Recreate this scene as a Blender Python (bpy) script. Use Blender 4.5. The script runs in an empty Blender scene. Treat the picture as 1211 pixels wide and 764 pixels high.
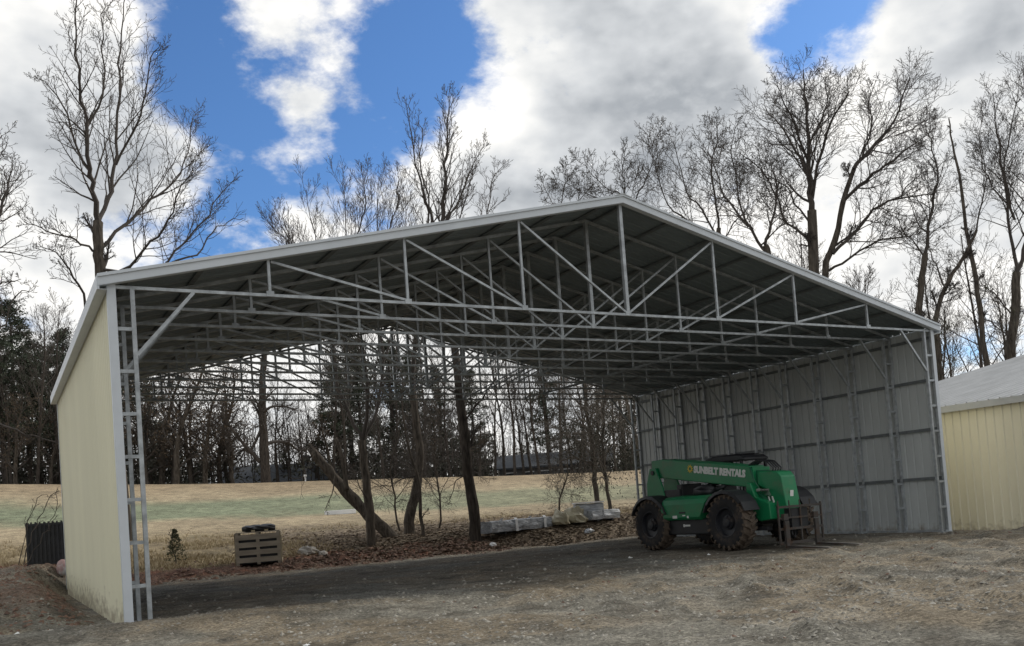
import bpy, math, random
from mathutils import Vector, Matrix, noise
R=math.radians
S=bpy.context.scene
COL=S.collection
# ------------------------------------------------------------------ camera
CX,CY,CZ=-1.5883,-13.8158,1.3043
YAW,PITCH,ROLL=0.52190,0.04258,-0.07316
F=1073.96; SY=174.33; PW=1211.0
def basis():
    f=Vector((math.sin(YAW)*math.cos(PITCH),math.cos(YAW)*math.cos(PITCH),math.sin(PITCH)))
    r=Vector((math.cos(YAW),-math.sin(YAW),0)); u=r.cross(f)
    c,s=math.cos(ROLL),math.sin(ROLL)
    return c*r+s*u, -s*r+c*u, f
RT,UP,FW=basis()
CAM=Vector((CX,CY,CZ))
def ray(u,v):
    d=FW+RT*((u-605.5)/F)-UP*((v-382-SY)/F)
    return d.normalized()
def atD(u,v,D):                       # world point seen at (u,v) at horizontal distance D
    d=ray(u,v); return CAM+d*(D/math.hypot(d.x,d.y))
cam=bpy.data.cameras.new('camera'); co=bpy.data.objects.new('camera',cam); COL.objects.link(co)
co.matrix_world=Matrix(((RT.x,UP.x,-FW.x,CX),(RT.y,UP.y,-FW.y,CY),(RT.z,UP.z,-FW.z,CZ),(0,0,0,1)))
cam.sensor_width=36; cam.lens=F/PW*36; cam.shift_y=SY/PW; cam.clip_start=.1; cam.clip_end=3000
S.camera=co
S.render.resolution_x=1024; S.render.resolution_y=646
# ------------------------------------------------------------------ helpers
def tag(o,label=None,cat=None,group=None,kind=None):
    if label: o['label']=label
    if cat: o['category']=cat
    if group: o['group']=group
    if kind: o['kind']=kind
    return o
def empty(name,loc=(0,0,0),rz=0,parent=None):
    o=bpy.data.objects.new(name,None); COL.objects.link(o); o.location=loc; o.rotation_euler=(0,0,rz)
    o.empty_display_size=.2
    if parent: o.parent=parent
    return o
def copy_tree(o,parent=None):
    c=o.copy(); COL.objects.link(c)
    if parent: c.parent=parent
    for ch in [x for x in kids.get(o.name,[])]:
        copy_tree(ch,c)
    return c
kids={}
class MB:
    bark=False
    def __init__(s): s.v=[]; s.f=[]; s.m=[]
    def add(s,vs,fs,mi=0):
        b=len(s.v); s.v+= [tuple(x) for x in vs]; s.f+= [tuple(i+b for i in f) for f in fs]; s.m+= [mi]*len(fs)
    def box(s,c,sz,rot=None,mi=0):
        hx,hy,hz=sz[0]/2,sz[1]/2,sz[2]/2; c=Vector(c)
        vs=[Vector((x,y,z)) for x in(-hx,hx) for y in(-hy,hy) for z in(-hz,hz)]
        if rot: vs=[rot@q for q in vs]
        s.add([q+c for q in vs],[(0,1,3,2),(4,6,7,5),(0,4,5,1),(2,3,7,6),(0,2,6,4),(1,5,7,3)],mi)
    def bb(s,x0,x1,y0,y1,z0,z1,mi=0):
        s.box(((x0+x1)/2,(y0+y1)/2,(z0+z1)/2),(abs(x1-x0),abs(y1-y0),abs(z1-z0)),None,mi)
    def bar(s,p,q,w,h,side=None,mi=0):          # square tube between two points
        p=Vector(p);q=Vector(q);d=(q-p);L=d.length;d.normalize()
        a=Vector(side) if side else (Vector((0,1,0)) if abs(d.y)<.9 else Vector((1,0,0)))
        b=d.cross(a).normalized(); a=b.cross(d).normalized()
        vs=[]
        for t in (p,q):
            for (i,j) in((-1,-1),(1,-1),(1,1),(-1,1)): vs.append(t+a*(i*w/2)+b*(j*h/2))
        s.add(vs,[(0,3,2,1),(4,5,6,7),(0,1,5,4),(1,2,6,5),(2,3,7,6),(3,0,4,7)],mi)
    def tube(s,pts,rad,n=6,mi=0,cap=True):
        pts=[Vector(p) for p in pts]; vs=[];prev=None
        for i,p in enumerate(pts):
            if i==0: d=pts[1]-p
            elif i==len(pts)-1: d=p-pts[i-1]
            else: d=pts[i+1]-pts[i-1]
            d=d.normalized() if d.length>1e-9 else Vector((0,0,1))
            if prev is None:
                a=Vector((1,0,0)) if abs(d.x)<.8 else Vector((0,1,0)); a=(a-d*a.dot(d)).normalized()
            else:
                a=prev-d*prev.dot(d); a=a.normalized() if a.length>1e-6 else d.orthogonal().normalized()
            prev=a; b=d.cross(a); r=rad[i] if hasattr(rad,'__len__') else rad
            for k in range(n):
                t=2*math.pi*k/n; rr=r if r<.05 or not s.bark else r*(1+.16*noise.noise(Vector((p.x*1.7+math.cos(t)*2,p.y*1.7+math.sin(t)*2,p.z*1.2)))); vs.append(p+a*(math.cos(t)*rr)+b*(math.sin(t)*rr))
        fs=[]
        for i in range(len(pts)-1):
            for k in range(n):
                k2=(k+1)%n; fs.append((i*n+k,i*n+k2,(i+1)*n+k2,(i+1)*n+k))
        if cap and n>2:
            fs.append(tuple(range(n-1,-1,-1))); fs.append(tuple((len(pts)-1)*n+k for k in range(n)))
        s.add(vs,fs,mi)
    def prism(s,poly,axis,a0,a1,mi=0):          # poly in the two other axes (cyclic order kept), extruded
        def P(u,v,a):
            return {'x':(a,u,v),'y':(u,a,v),'z':(u,v,a)}[axis]
        n=len(poly); vs=[P(u,v,a0) for u,v in poly]+[P(u,v,a1) for u,v in poly]
        fs=[tuple(range(n-1,-1,-1)),tuple(range(n,2*n))]+[(i,(i+1)%n,n+(i+1)%n,n+i) for i in range(n)]
        s.add(vs,fs,mi)
    def build(s,name,mats,parent=None,smooth=False,bevel=0):
        me=bpy.data.meshes.new(name); me.from_pydata(s.v,[],s.f)
        if not isinstance(mats,(list,tuple)): mats=[mats]
        for m in mats: me.materials.append(m)
        if len(mats)>1: me.polygons.foreach_set('material_index',s.m)
        if smooth: me.polygons.foreach_set('use_smooth',[True]*len(s.f))
        me.update()
        o=bpy.data.objects.new(name,me); COL.objects.link(o)
        if parent: o.parent=parent; kids.setdefault(parent.name,[]).append(o)
        if bevel:
            b=o.modifiers.new('bevel','BEVEL'); b.width=bevel; b.segments=2; b.limit_method='ANGLE'
        return o
# ------------------------------------------------------------------ materials
def newmat(name):
    m=bpy.data.materials.new(name); m.use_nodes=True; nt=m.node_tree
    b=nt.nodes['Principled BSDF']; return m,nt,b
def mat(name,col,rough=.7,metal=0,var=.15,scale=3.0,bump=0,bscale=20,dirt=None,stretch=None,spec=.5,dscale=2.0,damt=(.5,.7)):
    m,nt,b=newmat(name); N=nt.nodes; Lk=nt.links
    tc=N.new('ShaderNodeTexCoord'); mp=N.new('ShaderNodeMapping'); Lk.new(tc.outputs['Object'],mp.inputs[0])
    if stretch: mp.inputs['Scale'].default_value=stretch
    n=N.new('ShaderNodeTexNoise'); n.inputs['Scale'].default_value=scale; n.inputs['Detail'].default_value=6; n.inputs['Roughness'].default_value=.6
    Lk.new(mp.outputs[0],n.inputs[0])
    r=N.new('ShaderNodeMapRange'); r.inputs[1].default_value=.3; r.inputs[2].default_value=.7
    r.inputs[3].default_value=1-var; r.inputs[4].default_value=1+var; Lk.new(n.outputs[0],r.inputs[0])
    mx=N.new('ShaderNodeMix'); mx.data_type='RGBA'; mx.blend_type='MULTIPLY'; mx.inputs[0].default_value=1
    mx.inputs[6].default_value=(*col,1); Lk.new(r.outputs[0],mx.inputs[7]); out=mx.outputs[2]
    if dirt:
        n2=N.new('ShaderNodeTexNoise'); n2.inputs['Scale'].default_value=dscale; n2.inputs['Detail'].default_value=8; n2.inputs['Roughness'].default_value=.65; Lk.new(mp.outputs[0],n2.inputs[0])
        r2=N.new('ShaderNodeMapRange'); r2.inputs[1].default_value=damt[0]; r2.inputs[2].default_value=damt[1]; Lk.new(n2.outputs[0],r2.inputs[0])
        m2=N.new('ShaderNodeMix'); m2.data_type='RGBA'; Lk.new(r2.outputs[0],m2.inputs[0]); Lk.new(out,m2.inputs[6]); m2.inputs[7].default_value=(*dirt,1); out=m2.outputs[2]
    Lk.new(out,b.inputs['Base Color']); b.inputs['Roughness'].default_value=rough; b.inputs['Metallic'].default_value=metal
    b.inputs['Specular IOR Level'].default_value=spec
    if bump:
        nb=N.new('ShaderNodeTexNoise'); nb.inputs['Scale'].default_value=bscale; nb.inputs['Detail'].default_value=5; Lk.new(mp.outputs[0],nb.inputs[0])
        bp=N.new('ShaderNodeBump'); bp.inputs['Strength'].default_value=bump; bp.inputs['Distance'].default_value=.02 if bscale>10 else .03; Lk.new(nb.outputs[0],bp.inputs['Height']); Lk.new(bp.outputs[0],b.inputs['Normal'])
    return m
M=dict(
 white=mat('white_trim',(.58,.62,.66),.45,var=.06),
 galv=mat('galvanised_steel',(.36,.385,.40),.45,.3,var=.35,scale=6),
 tan=mat('tan_wall_paint',(.74,.72,.56),.5,var=.05,scale=.8,stretch=(1,1,.2)),
 back=mat('grey_panel_backer',(.50,.525,.52),.6,.1,var=.08,scale=1.2,stretch=(1,1,.3)),
 hat=mat('shade_toned_hat_channel',(.15,.165,.17),.6,.2,var=.2,scale=6),  # darker copy of the galvanised steel, shade put into the colour
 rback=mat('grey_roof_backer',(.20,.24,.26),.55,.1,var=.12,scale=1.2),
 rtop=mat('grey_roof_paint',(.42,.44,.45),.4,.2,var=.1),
 nroof=mat('weathered_white_roof',(.40,.41,.42),.5,.15,var=.15,scale=1.4,stretch=(.4,1,1)),
 nwall=mat('neighbour_tan_wall',(.68,.64,.50),.55,var=.07,scale=.9,stretch=(1,1,.2)),
 green=mat('green_machine_paint',(.012,.20,.08),.36,var=.12,scale=2,dirt=(.12,.11,.075),dscale=3.5,damt=(.52,.95)),
 dgreen=mat('dark_green_paint',(.012,.11,.055),.5,var=.15),
 black=mat('black_steel',(.018,.019,.022),.5,var=.3),
 rubber=mat('muddy_tyre_rubber',(.02,.02,.022),.85,var=.2,dirt=(.12,.085,.06),dscale=4,damt=(.5,.75)),
 lug=mat('dried_mud_lug',(.115,.088,.066),.9,var=.3,dirt=(.05,.042,.035),dscale=5,damt=(.5,.75)),
 rim=mat('dark_wheel_rim',(.016,.018,.024),.5,var=.2,dirt=(.07,.055,.045),dscale=5),
 rust=mat('worn_grey_steel',(.075,.068,.064),.6,.4,var=.25,dirt=(.09,.05,.03),dscale=5),
 worn=mat('polished_fork_steel',(.42,.40,.38),.4,.7,var=.2),
 decal=mat('white_decal',(.75,.76,.74),.5,var=.05),
 yellow=mat('yellow_decal',(.75,.55,.05),.5,var=.05),
 glass=mat('dark_cab_glass',(.02,.025,.03),.1,var=.05),
 bark=mat('grey_brown_bark',(.09,.077,.064),.95,var=.6,scale=9,bump=1.0,bscale=18,stretch=(1.6,1.6,.28),spec=.1),
 bark2=mat('dark_bark',(.062,.053,.046),.95,var=.6,scale=9,bump=1.0,bscale=18,stretch=(1.6,1.6,.28),spec=.1),
 bark3=mat('pale_bark',(.17,.145,.115),.9,var=.3,scale=6,bump=.6,bscale=14,stretch=(1,1,.35)),
 twig=mat('twig_bark',(.06,.05,.043),.9,var=.25,scale=2),
 twig2=mat('pale_twig_bark',(.13,.11,.09),.9,var=.25,scale=2),
 pine=mat('pine_needles',(.045,.058,.034),.8,var=.4,scale=.8),
 cedar=mat('cedar_foliage',(.055,.055,.04),.85,var=.4,scale=.8),
 brownleaf=mat('retained_brown_leaves',(.095,.068,.044),.85,var=.4,scale=.9),
 olive=mat('olive_leaves',(.06,.065,.03),.85,var=.4,scale=.9),
 wood=mat('weathered_pallet_wood',(.40,.35,.28),.85,var=.25,scale=4,stretch=(.4,2,2)),
 endwood=mat('fresh_pallet_end',(.42,.36,.25),.85,var=.15,scale=4),
 tarp=mat('black_tarp',(.014,.014,.016),.55,var=.3,bump=.6,bscale=9),
 wrap=mat('grey_plastic_wrap',(.33,.35,.38),.4,var=.5,scale=5,stretch=(.6,3,3),bump=.9,bscale=10,dirt=(.66,.68,.71),dscale=6,damt=(.5,.72)),
 sheet=mat('clouded_plastic_sheet',(.34,.31,.22),.35,var=.3,scale=3,bump=.6,bscale=6),
 whitewrap=mat('white_plastic',(.78,.79,.8),.6,var=.1,spec=.2,bump=.4,bscale=8),
 rock=mat('pale_rock',(.36,.34,.31),.9,var=.25,bump=.6,bscale=9),
 pink=mat('pink_white_plastic',(.40,.26,.25),.5,var=.15,dirt=(.5,.48,.46),dscale=3,damt=(.45,.55)),
 shingle=mat('dark_shingle_roof',(.045,.052,.062),.8,var=.2,scale=3),
 siding=mat('grey_house_siding',(.13,.125,.12),.8,var=.15),
 window=mat('dark_window',(.02,.022,.025),.15,var=.1),
)
def splash(m,z0=.1,z1=.75):
    nt=m.node_tree;N=nt.nodes;Lk=nt.links;bs=N['Principled BSDF']
    src=bs.inputs['Base Color'].links[0].from_socket
    tc=N.new('ShaderNodeTexCoord'); sp=N.new('ShaderNodeSeparateXYZ'); Lk.new(tc.outputs['Object'],sp.inputs[0])
    n=N.new('ShaderNodeTexNoise'); n.inputs['Scale'].default_value=7; n.inputs['Detail'].default_value=8; Lk.new(tc.outputs['Object'],n.inputs[0])
    a=N.new('ShaderNodeMapRange'); a.inputs[1].default_value=z0;a.inputs[2].default_value=z1;a.inputs[3].default_value=.42;a.inputs[4].default_value=0; Lk.new(sp.outputs[2],a.inputs[0])
    ad=N.new('ShaderNodeMath'); ad.operation='ADD'; Lk.new(a.outputs[0],ad.inputs[0]); Lk.new(n.outputs[0],ad.inputs[1])
    r=N.new('ShaderNodeMapRange'); r.inputs[1].default_value=.74;r.inputs[2].default_value=1.02;r.inputs[3].default_value=0;r.inputs[4].default_value=.6; Lk.new(ad.outputs[0],r.inputs[0])
    m2=N.new('ShaderNodeMix'); m2.data_type='RGBA'; Lk.new(r.outputs[0],m2.inputs[0]); Lk.new(src,m2.inputs[6]); m2.inputs[7].default_value=(.22,.17,.12,1); Lk.new(m2.outputs[2],bs.inputs['Base Color'])
splash(M['tan']); splash(M['nwall'],-.2,.4); splash(M['back'],0,.4)
# stone mix for gravel
def stonemat(name,a,b):
    m,nt,bs=newmat(name); N=nt.nodes;Lk=nt.links
    g=N.new('ShaderNodeNewGeometry'); cr=N.new('ShaderNodeValToRGB'); cr.color_ramp.elements[0].color=(*a,1); cr.color_ramp.elements[1].color=(*b,1)
    Lk.new(g.outputs['Random Per Island'],cr.inputs[0]); Lk.new(cr.outputs[0],bs.inputs['Base Color']); bs.inputs['Roughness'].default_value=.9; return m
M['stone']=stonemat('gravel_stones',(.12,.11,.09),(.36,.34,.295))
M['leaflit']=stonemat('dead_leaves',(.10,.07,.05),(.30,.23,.16))
M['straw']=stonemat('dry_grass',(.28,.22,.13),(.52,.43,.28))
M['clod']=stonemat('red_clay_clods',(.09,.055,.04),(.20,.12,.085))
# ------------------------------------------------------------------ terrain
def ss(a,b,x):
    t=min(1,max(0,(x-a)/(b-a))); return t*t*(3-2*t)
def lerp(xs,ys,x):
    if x<=xs[0]: return ys[0]
    for i in range(1,len(xs)):
        if x<=xs[i]:
            t=(x-xs[i-1])/(xs[i]-xs[i-1]); return ys[i-1]+t*(ys[i]-ys[i-1])
    return ys[-1]
GD=[0,26,29,32,36,42,50,60,70,76,84,100,160,400]
GZ=[0,.0,.36,.68,.95,1.25,1.87,3.16,4.62,5.0,5.05,4.8,4.4,4.4]
def padmask(x,y):           # 1 on the flat pad
    return (1-ss(11.9,14.5,y))*(1 if y>8 else 1)
def base_z(x,y):
    dx,dy=x-CX,y-CY; D=math.hypot(dx,dy); az=math.degrees(math.atan2(dx,dy))
    k=lerp([-60,0,14,37,60,90],[1.25,1.2,1.0,.76,.6,.5],az)
    fld=lerp(GD,GZ,D)*k if dy>0 or D>60 else 0
    # field lies behind the shed; beside the sheds on the right the ground stays low
    m=ss(12.0,15.0,y) if x<24 else ss(12,22,y+ (x-24)*.4)
    if x<-.2: m=max(m,ss(-.3,-1.2,x)*ss(6,16,y))
    z=fld*m
    # left bank along the wall
    sh=.75*ss(10.9,12.3,y)
    b=ss(-.12+sh,-1.1+sh,x)*ss(.2,5.5,y)*(.62+.12*ss(9,13,y))
    z=max(z,b) if y<14 else max(z,b*(1-ss(14,22,y)))
    # front lip
    z+=.15*math.exp(-((y+.55+.1*x)/1.1)**2)*(1-ss(2,6,x))*ss(-9,-4,x)
    z-=.16*ss(18.6,20.2,x)*(1-ss(12,20,y))*ss(-9,-3,y)
    # rubble berm behind the pad
    z+=(.17+.14*noise.noise(Vector((x*1.1,y*1.1,40))))*math.exp(-((y-12.9)/.65)**2)*ss(-.1,.6,x)*(1-ss(11,13.5,x))
    return z
def rough_z(x,y):
    D=math.hypot(x-CX,y-CY)
    if D>45: return .12*noise.noise(Vector((x*.06,y*.06,3)))
    n=noise.fractal(Vector((x*.8,y*.8,1.3)),.9,2.1,4)*.028
    n+=noise.fractal(Vector((x*3.5,y*3.5,4.3)),.8,2.1,3)*.018
    # tyre ruts and ridges in front of the pad, running from lower left to upper right
    t=x*.8-y*.6; al=x*.6+y*.8
    w=ss(-.2,-1.6,y)*ss(2,6,x)
    n+=w*(.030*math.sin(t*6+3*noise.noise(Vector((x*.4,y*.4,0))))+.014*math.sin(t*17+2*noise.noise(Vector((x,y,3)))))*(0.3+1.4*abs(noise.noise(Vector((al*.5,t*1.5,7)))))
    n+=w*.16*max(0,noise.noise(Vector((al*.8,t*2.6,11)))-.12)
    n+=w*.05*max(0,noise.noise(Vector((al*2.5,t*6,21)))-.1)
    if y>11.7: n*=1.8; n+= .05*abs(noise.noise(Vector((x*2.2,y*2.2,5))))*(1-ss(20,30,y))
    if x<-.1 and y>-1: n*=1.7
    # inside the shed it is smoother
    if 0<x<18.4 and 0<y<11.6: n*=.95
    return n
def gz(x,y): return base_z(x,y)+rough_z(x,y)
def axis(fine0,fine1,step,far0,far1):
    a=[fine0+i*step for i in range(int((fine1-fine0)/step)+1)]
    s=step; x=a[-1]
    while x<far1: s=min(s*1.12,40); x+=s; a.append(x)
    s=step; x=fine0; lo=[]
    while x>far0: s=min(s*1.12,40); x-=s; lo.append(x)
    return lo[::-1]+a
XS=axis(-5,21,.09,-700,900); YS=axis(-10.5,15,.09,-500,1000)
def zone(x,y):
    """albedo of the ground cover (its own colours)"""
    D=math.hypot(x-CX,y-CY); az=math.degrees(math.atan2(x-CX,y-CY))
    n1=noise.fractal(Vector((x*.35,y*.35,9)),.9,2.1,4); n2=noise.fractal(Vector((x*1.3,y*1.3,2)),.9,2.1,4)
    def mix(a,b,t): t=min(1,max(0,t)); return tuple(a[i]*(1-t)+b[i]*t for i in range(3))
    dirt=(.20,.168,.122); grav=(.18,.17,.142); dark=(.165,.148,.12)
    c=mix(dirt,grav,ss(-.25,.3,n1+.5*n2))
    # rolled pad: darker crushed stone
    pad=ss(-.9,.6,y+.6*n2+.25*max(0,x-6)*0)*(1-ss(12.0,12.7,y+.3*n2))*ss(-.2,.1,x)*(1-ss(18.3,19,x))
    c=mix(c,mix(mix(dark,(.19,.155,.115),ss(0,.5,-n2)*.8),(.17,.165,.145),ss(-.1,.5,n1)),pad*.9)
    c=mix(c,(.10,.088,.07),ss(.15,.5,n2)*.7)
    c=mix(c,(.25,.235,.20),ss(.1,.5,-n2)*.4*ss(1,-1,y))
    # left bank: raw earth
    lb=ss(-.1,-.5,x+.2*n2)*ss(2,4,y)*(1-ss(14,17,y))
    c=mix(c,mix((.21,.185,.15),(.15,.10,.075),ss(0,.4,n1)),lb*.8)
    # beyond the pad
    if y>11 :
        red=ss(11.6,12.3,y+.9*n2)*(1-ss(13.7,14.6,y+.6*n2))*(1-ss(9,16,x))
        gr=mix((.29,.23,.14),(.22,.175,.11),ss(-.3,.4,n2))
        lf=mix((.20,.16,.115),(.15,.12,.085),ss(-.2,.4,n2))
        t=ss(11.75,12.35,y+.35*n2)
        leafm=ss(6,9,x+1.5*n1)*(1-ss(22,27,D-12+3*n1+0))*1
        leafm=ss(5.5,8.5,x+1.5*n1)*(1-ss(37,43,D+4*n1))
        olive=(.13,.125,.07)
        field=mix(gr,olive,ss(.05,.5,n1)*.5*(1-ss(40,50,D)))
        field=mix(field,(.33,.27,.18),ss(36,46,D))
        g=ss(48.5,50.5,D+1.5*n1)*(1-ss(58.5,60.5,D+1.2*n1))
        g2=lerp([-5,14,30,45],[1,1,.75,.55],az)
        field=mix(field,(.20,.222,.145),g*g2)
        field=mix(field,(.29,.225,.145),ss(62,67,D+2*n1)*.9)
        field=mix(field,(.09,.075,.05),ss(77,82,D))
        f2=mix(field,lf,leafm)
        f2=mix(f2,mix((.18,.088,.06),(.11,.06,.045),ss(-.2,.3,n2)),red)
        c=mix(c,f2,t)
    if x>19 and y>-9:
        c=mix(c,(.20,.18,.15),ss(19,20,x)*(1-ss(12,16,y))*.7)
    return c
vs=[];cols=[]
for y in YS:
    for x in XS:
        vs.append((x,y,gz(x,y))); c=zone(x,y); cols+= [c[0],c[1],c[2],1.0]
nx=len(XS); fs=[(j*nx+i,j*nx+i+1,(j+1)*nx+i+1,(j+1)*nx+i) for j in range(len(YS)-1) for i in range(nx-1)]
me=bpy.data.meshes.new('ground'); me.from_pydata(vs,[],fs)
ca=me.color_attributes.new('cover','FLOAT_COLOR','POINT'); ca.data.foreach_set('color',cols)
me.polygons.foreach_set('use_smooth',[True]*len(fs))
gm,nt,b=newmat('ground_cover'); N=nt.nodes;Lk=nt.links
at=N.new('ShaderNodeAttribute'); at.attribute_name='cover'
tc=N.new('ShaderNodeTexCoord')
def noi(sc,det=6,ro=.65,vec=None):
    n=N.new('ShaderNodeTexNoise'); n.inputs['Scale'].default_value=sc; n.inputs['Detail'].default_value=det; n.inputs['Roughness'].default_value=ro; Lk.new(vec or tc.outputs['Object'],n.inputs[0]); return n.outputs[0]
def mr(src,a,b2,c,d):
    r=N.new('ShaderNodeMapRange'); r.inputs[1].default_value=a;r.inputs[2].default_value=b2;r.inputs[3].default_value=c;r.inputs[4].default_value=d; Lk.new(src,r.inputs[0]); return r.outputs[0]
def mul(a,b2):
    m=N.new('ShaderNodeMath'); m.operation='MULTIPLY'; Lk.new(a,m.inputs[0]); Lk.new(b2,m.inputs[1]); return m.outputs[0]
na=noi(1.7,9,.72); nb=noi(26,4,.8); nc=noi(.35,4,.6)
vo=N.new('ShaderNodeTexVoronoi'); vo.inputs['Scale'].default_value=34; Lk.new(tc.outputs['Object'],vo.inputs[0])
sx_=N.new('ShaderNodeSeparateColor'); Lk.new(vo.outputs['Color'],sx_.inputs[0])
k=mul(mul(mul(mr(na,.3,.7,.55,1.45),mr(nb,.3,.7,.62,1.38)),mr(nc,.35,.65,.85,1.15)),mul(mr(sx_.outputs[0],0,1,.6,1.4),mr(noi(95,2,.7),.3,.7,.75,1.25)))
mx=N.new('ShaderNodeMix'); mx.data_type='RGBA'; mx.blend_type='MULTIPLY'; mx.inputs[0].default_value=1
Lk.new(at.outputs['Color'],mx.inputs[6]); Lk.new(k,mx.inputs[7]); Lk.new(mx.outputs[2],b.inputs['Base Color'])
b.inputs['Roughness'].default_value=.95; b.inputs['Specular IOR Level'].default_value=.2
b1=N.new('ShaderNodeBump'); b1.inputs['Strength'].default_value=.9; b1.inputs['Distance'].default_value=.12; Lk.new(na,b1.inputs['Height'])
b2_=N.new('ShaderNodeBump'); b2_.inputs['Strength'].default_value=.8; b2_.inputs['Distance'].default_value=.02; Lk.new(nb,b2_.inputs['Height']); Lk.new(b1.outputs[0],b2_.inputs['Normal'])
Lk.new(b2_.outputs[0],b.inputs['Normal'])
me.materials.append(gm)
g=bpy.data.objects.new('ground',me); COL.objects.link(g); tag(g,kind='structure')
# scattered cover: stones, clods, leaves, straw
rnd=random.Random(5)
def stone(mb,p,r):
    a=rnd.random()*6.28; vs=[]
    sx,sy,sz=r*(.7+.6*rnd.random()),r*(.7+.6*rnd.random()),r*(.4+.4*rnd.random())
    ca,sa=math.cos(a),math.sin(a)
    for (x,y,z) in ((1,0,0),(0,1,0),(-1,0,0),(0,-1,0),(.2,.1,1)):
        x*=sx*(.8+.4*rnd.random());y*=sy*(.8+.4*rnd.random()); vs.append((p[0]+x*ca-y*sa,p[1]+x*sa+y*ca,p[2]+z*sz-.1*r))
    mb.add(vs,[(0,1,4),(1,2,4),(2,3,4),(3,0,4)])
mb=MB()
for i in range(42000):
    v=764-rnd.random()**.75*150; u=-20+rnd.random()*1260
    d=ray(u,v)
    if d.z>-.02: continue
    t=(0-CZ)/d.z; x,y=CX+d.x*t,CY+d.y*t
    if y>11.7 or (y>.5 and rnd.random()<.65): continue
    q=noise.noise(Vector((x*.6,y*.6,20)))
    if rnd.random()>.6+q*1.2: continue
    stone(mb,(x,y,gz(x,y)),(.009+.034*rnd.random()**4)*(1+.4*(y>0)))
o=mb.build('loose_gravel',M['stone']); tag(o,'loose crushed stones strewn over the dirt yard and the shed floor','gravel',kind='stuff')
mb=MB()
for i in range(5000):
    x=rnd.uniform(.2,13); y=12.8+rnd.gauss(0,.7)
    if y<11.7: continue
    stone(mb,(x,y,gz(x,y)),.02+.09*rnd.random()**3)
for i in range(2200):
    x=-.3-2.6*rnd.random(); y=rnd.uniform(1,13)
    stone(mb,(x,y,gz(x,y)),.015+.06*rnd.random()**3)
for i in range(1500):
    x=rnd.uniform(4,20); y=rnd.uniform(-8,-.5)
    if noise.noise(Vector((x*.9,y*2.6,11)))<.1: continue
    stone(mb,(x,y,gz(x,y)),.012+.035*rnd.random()**3)
o=mb.build('clay_clods',M['clod']); tag(o,'dark red clay clods heaped along the back edge of the pad','clods',kind='stuff')
mb=MB()
for i in range(26000):
    x=rnd.uniform(5,30); y=12.1+abs(rnd.gauss(0,4.5))
    if math.hypot(x-CX,y-CY)>46: continue
    if rnd.random()>ss(5,9,x)+.12: continue
    z=gz(x,y)+.01; r=.04+.06*rnd.random(); a=rnd.random()*6.28; t=rnd.uniform(-.6,.6)
    dx,dy=math.cos(a)*r,math.sin(a)*r
    mb.add([(x-dx,y-dy,z),(x+dy*.5,y-dx*.5,z+r*.5*abs(t)),(x+dx,y+dy,z+r*t*t),(x-dy*.5,y+dx*.5,z+.02)],[(0,1,2,3)])
o=mb.build('leaf_litter',M['leaflit']); tag(o,'brown fallen leaves lying under the trees behind the shed','leaves',kind='stuff')
mb=MB()
for i in range(30000):
    x=rnd.uniform(-8,34); y=13.4+abs(rnd.gauss(0,7))
    if x>0 and x<11 and y<14.1: continue
    D=math.hypot(x-CX,y-CY)
    if D>44 or rnd.random()<ss(30,44,D): continue
    if noise.noise(Vector((x*.5,y*.5,33)))<-.15: continue
    if ss(6,9,x)*(D<38)>rnd.random(): continue
    z=gz(x,y)-.01
    for k in range(3):
        a=rnd.random()*6.28; h=.05+.12*rnd.random(); lx,ly=math.cos(a)*h*.6,math.sin(a)*h*.6
        px,py=x+rnd.uniform(-.06,.06),y+rnd.uniform(-.06,.06)
        mb.add([(px-.012,py,z),(px+.012,py,z),(px+lx,py+ly,z+h)],[(0,1,2)])
o=mb.build('dry_grass',M['straw']); tag(o,'straw coloured dormant grass on the rising field behind the shed','grass',kind='stuff')

# ------------------------------------------------------------------ the open shed
W=18.34; BAY=1.1614; NF=11; LB=BAY*(NF-1); H=4.88; AP=7.07; X0=.03
SL=(AP-4.94)/(W/2)                      # roof slope
def ztop(x): return 4.94+SL*(x if x<=W/2 else W-x)     # centre of top chord
shed=empty('open_shed',(0,0,0)); tag(shed,'large open ended steel truss shed with grey roof, tan side wall and no front wall','shed')
def ribbed(mb,length,mapf,back_off,m_out=0,m_in=1,rib=.028,pitch=.23,sub=.0,nl=1):
    """sheet: s along length (across ribs); mapf(s,t,off)->xyz with t 0..1; two skins"""
    prof=[]; n=int(math.ceil(length/pitch))
    for i in range(n):
        s0=i*pitch
        for ds,h in ((0,0),(.085,0),(.100,rib),(.128,rib),(.143,0)):
            s=min(s0+ds,length); prof.append((s,h))
        for ds in (.185,):
            s=min(s0+ds,length); prof.append((s,.002))
    prof.append((length,0))
    k=len(prof)
    for off,mi,fl in ((0,m_out,False),(back_off,m_in,True)):
        vs=[]
        for j in range(nl+1):
            vs+= [mapf(s,j/nl,h+off) for s,h in prof]
        fs=[]
        for j in range(nl):
            for i in range(k-1):
                a=(j*k+i,j*k+i+1,(j+1)*k+i+1,(j+1)*k+i)
                fs.append(a[::-1] if fl else a)
        mb.add(vs,fs,mi)
# walls
mb=MB(); ribbed(mb,LB+.06,lambda s,t,h:(-.012-h,s-.03,.0+t*4.93),-.003)
mb.build('left_wall',[M['tan'],M['back']],shed).name='side_wall'
mb=MB(); ribbed(mb,LB+.06,lambda s,t,h:(W+.012+h,s-.03,.0+t*4.93),-.003)
mb.build('side_wall',[M['tan'],M['back']],shed)
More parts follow.
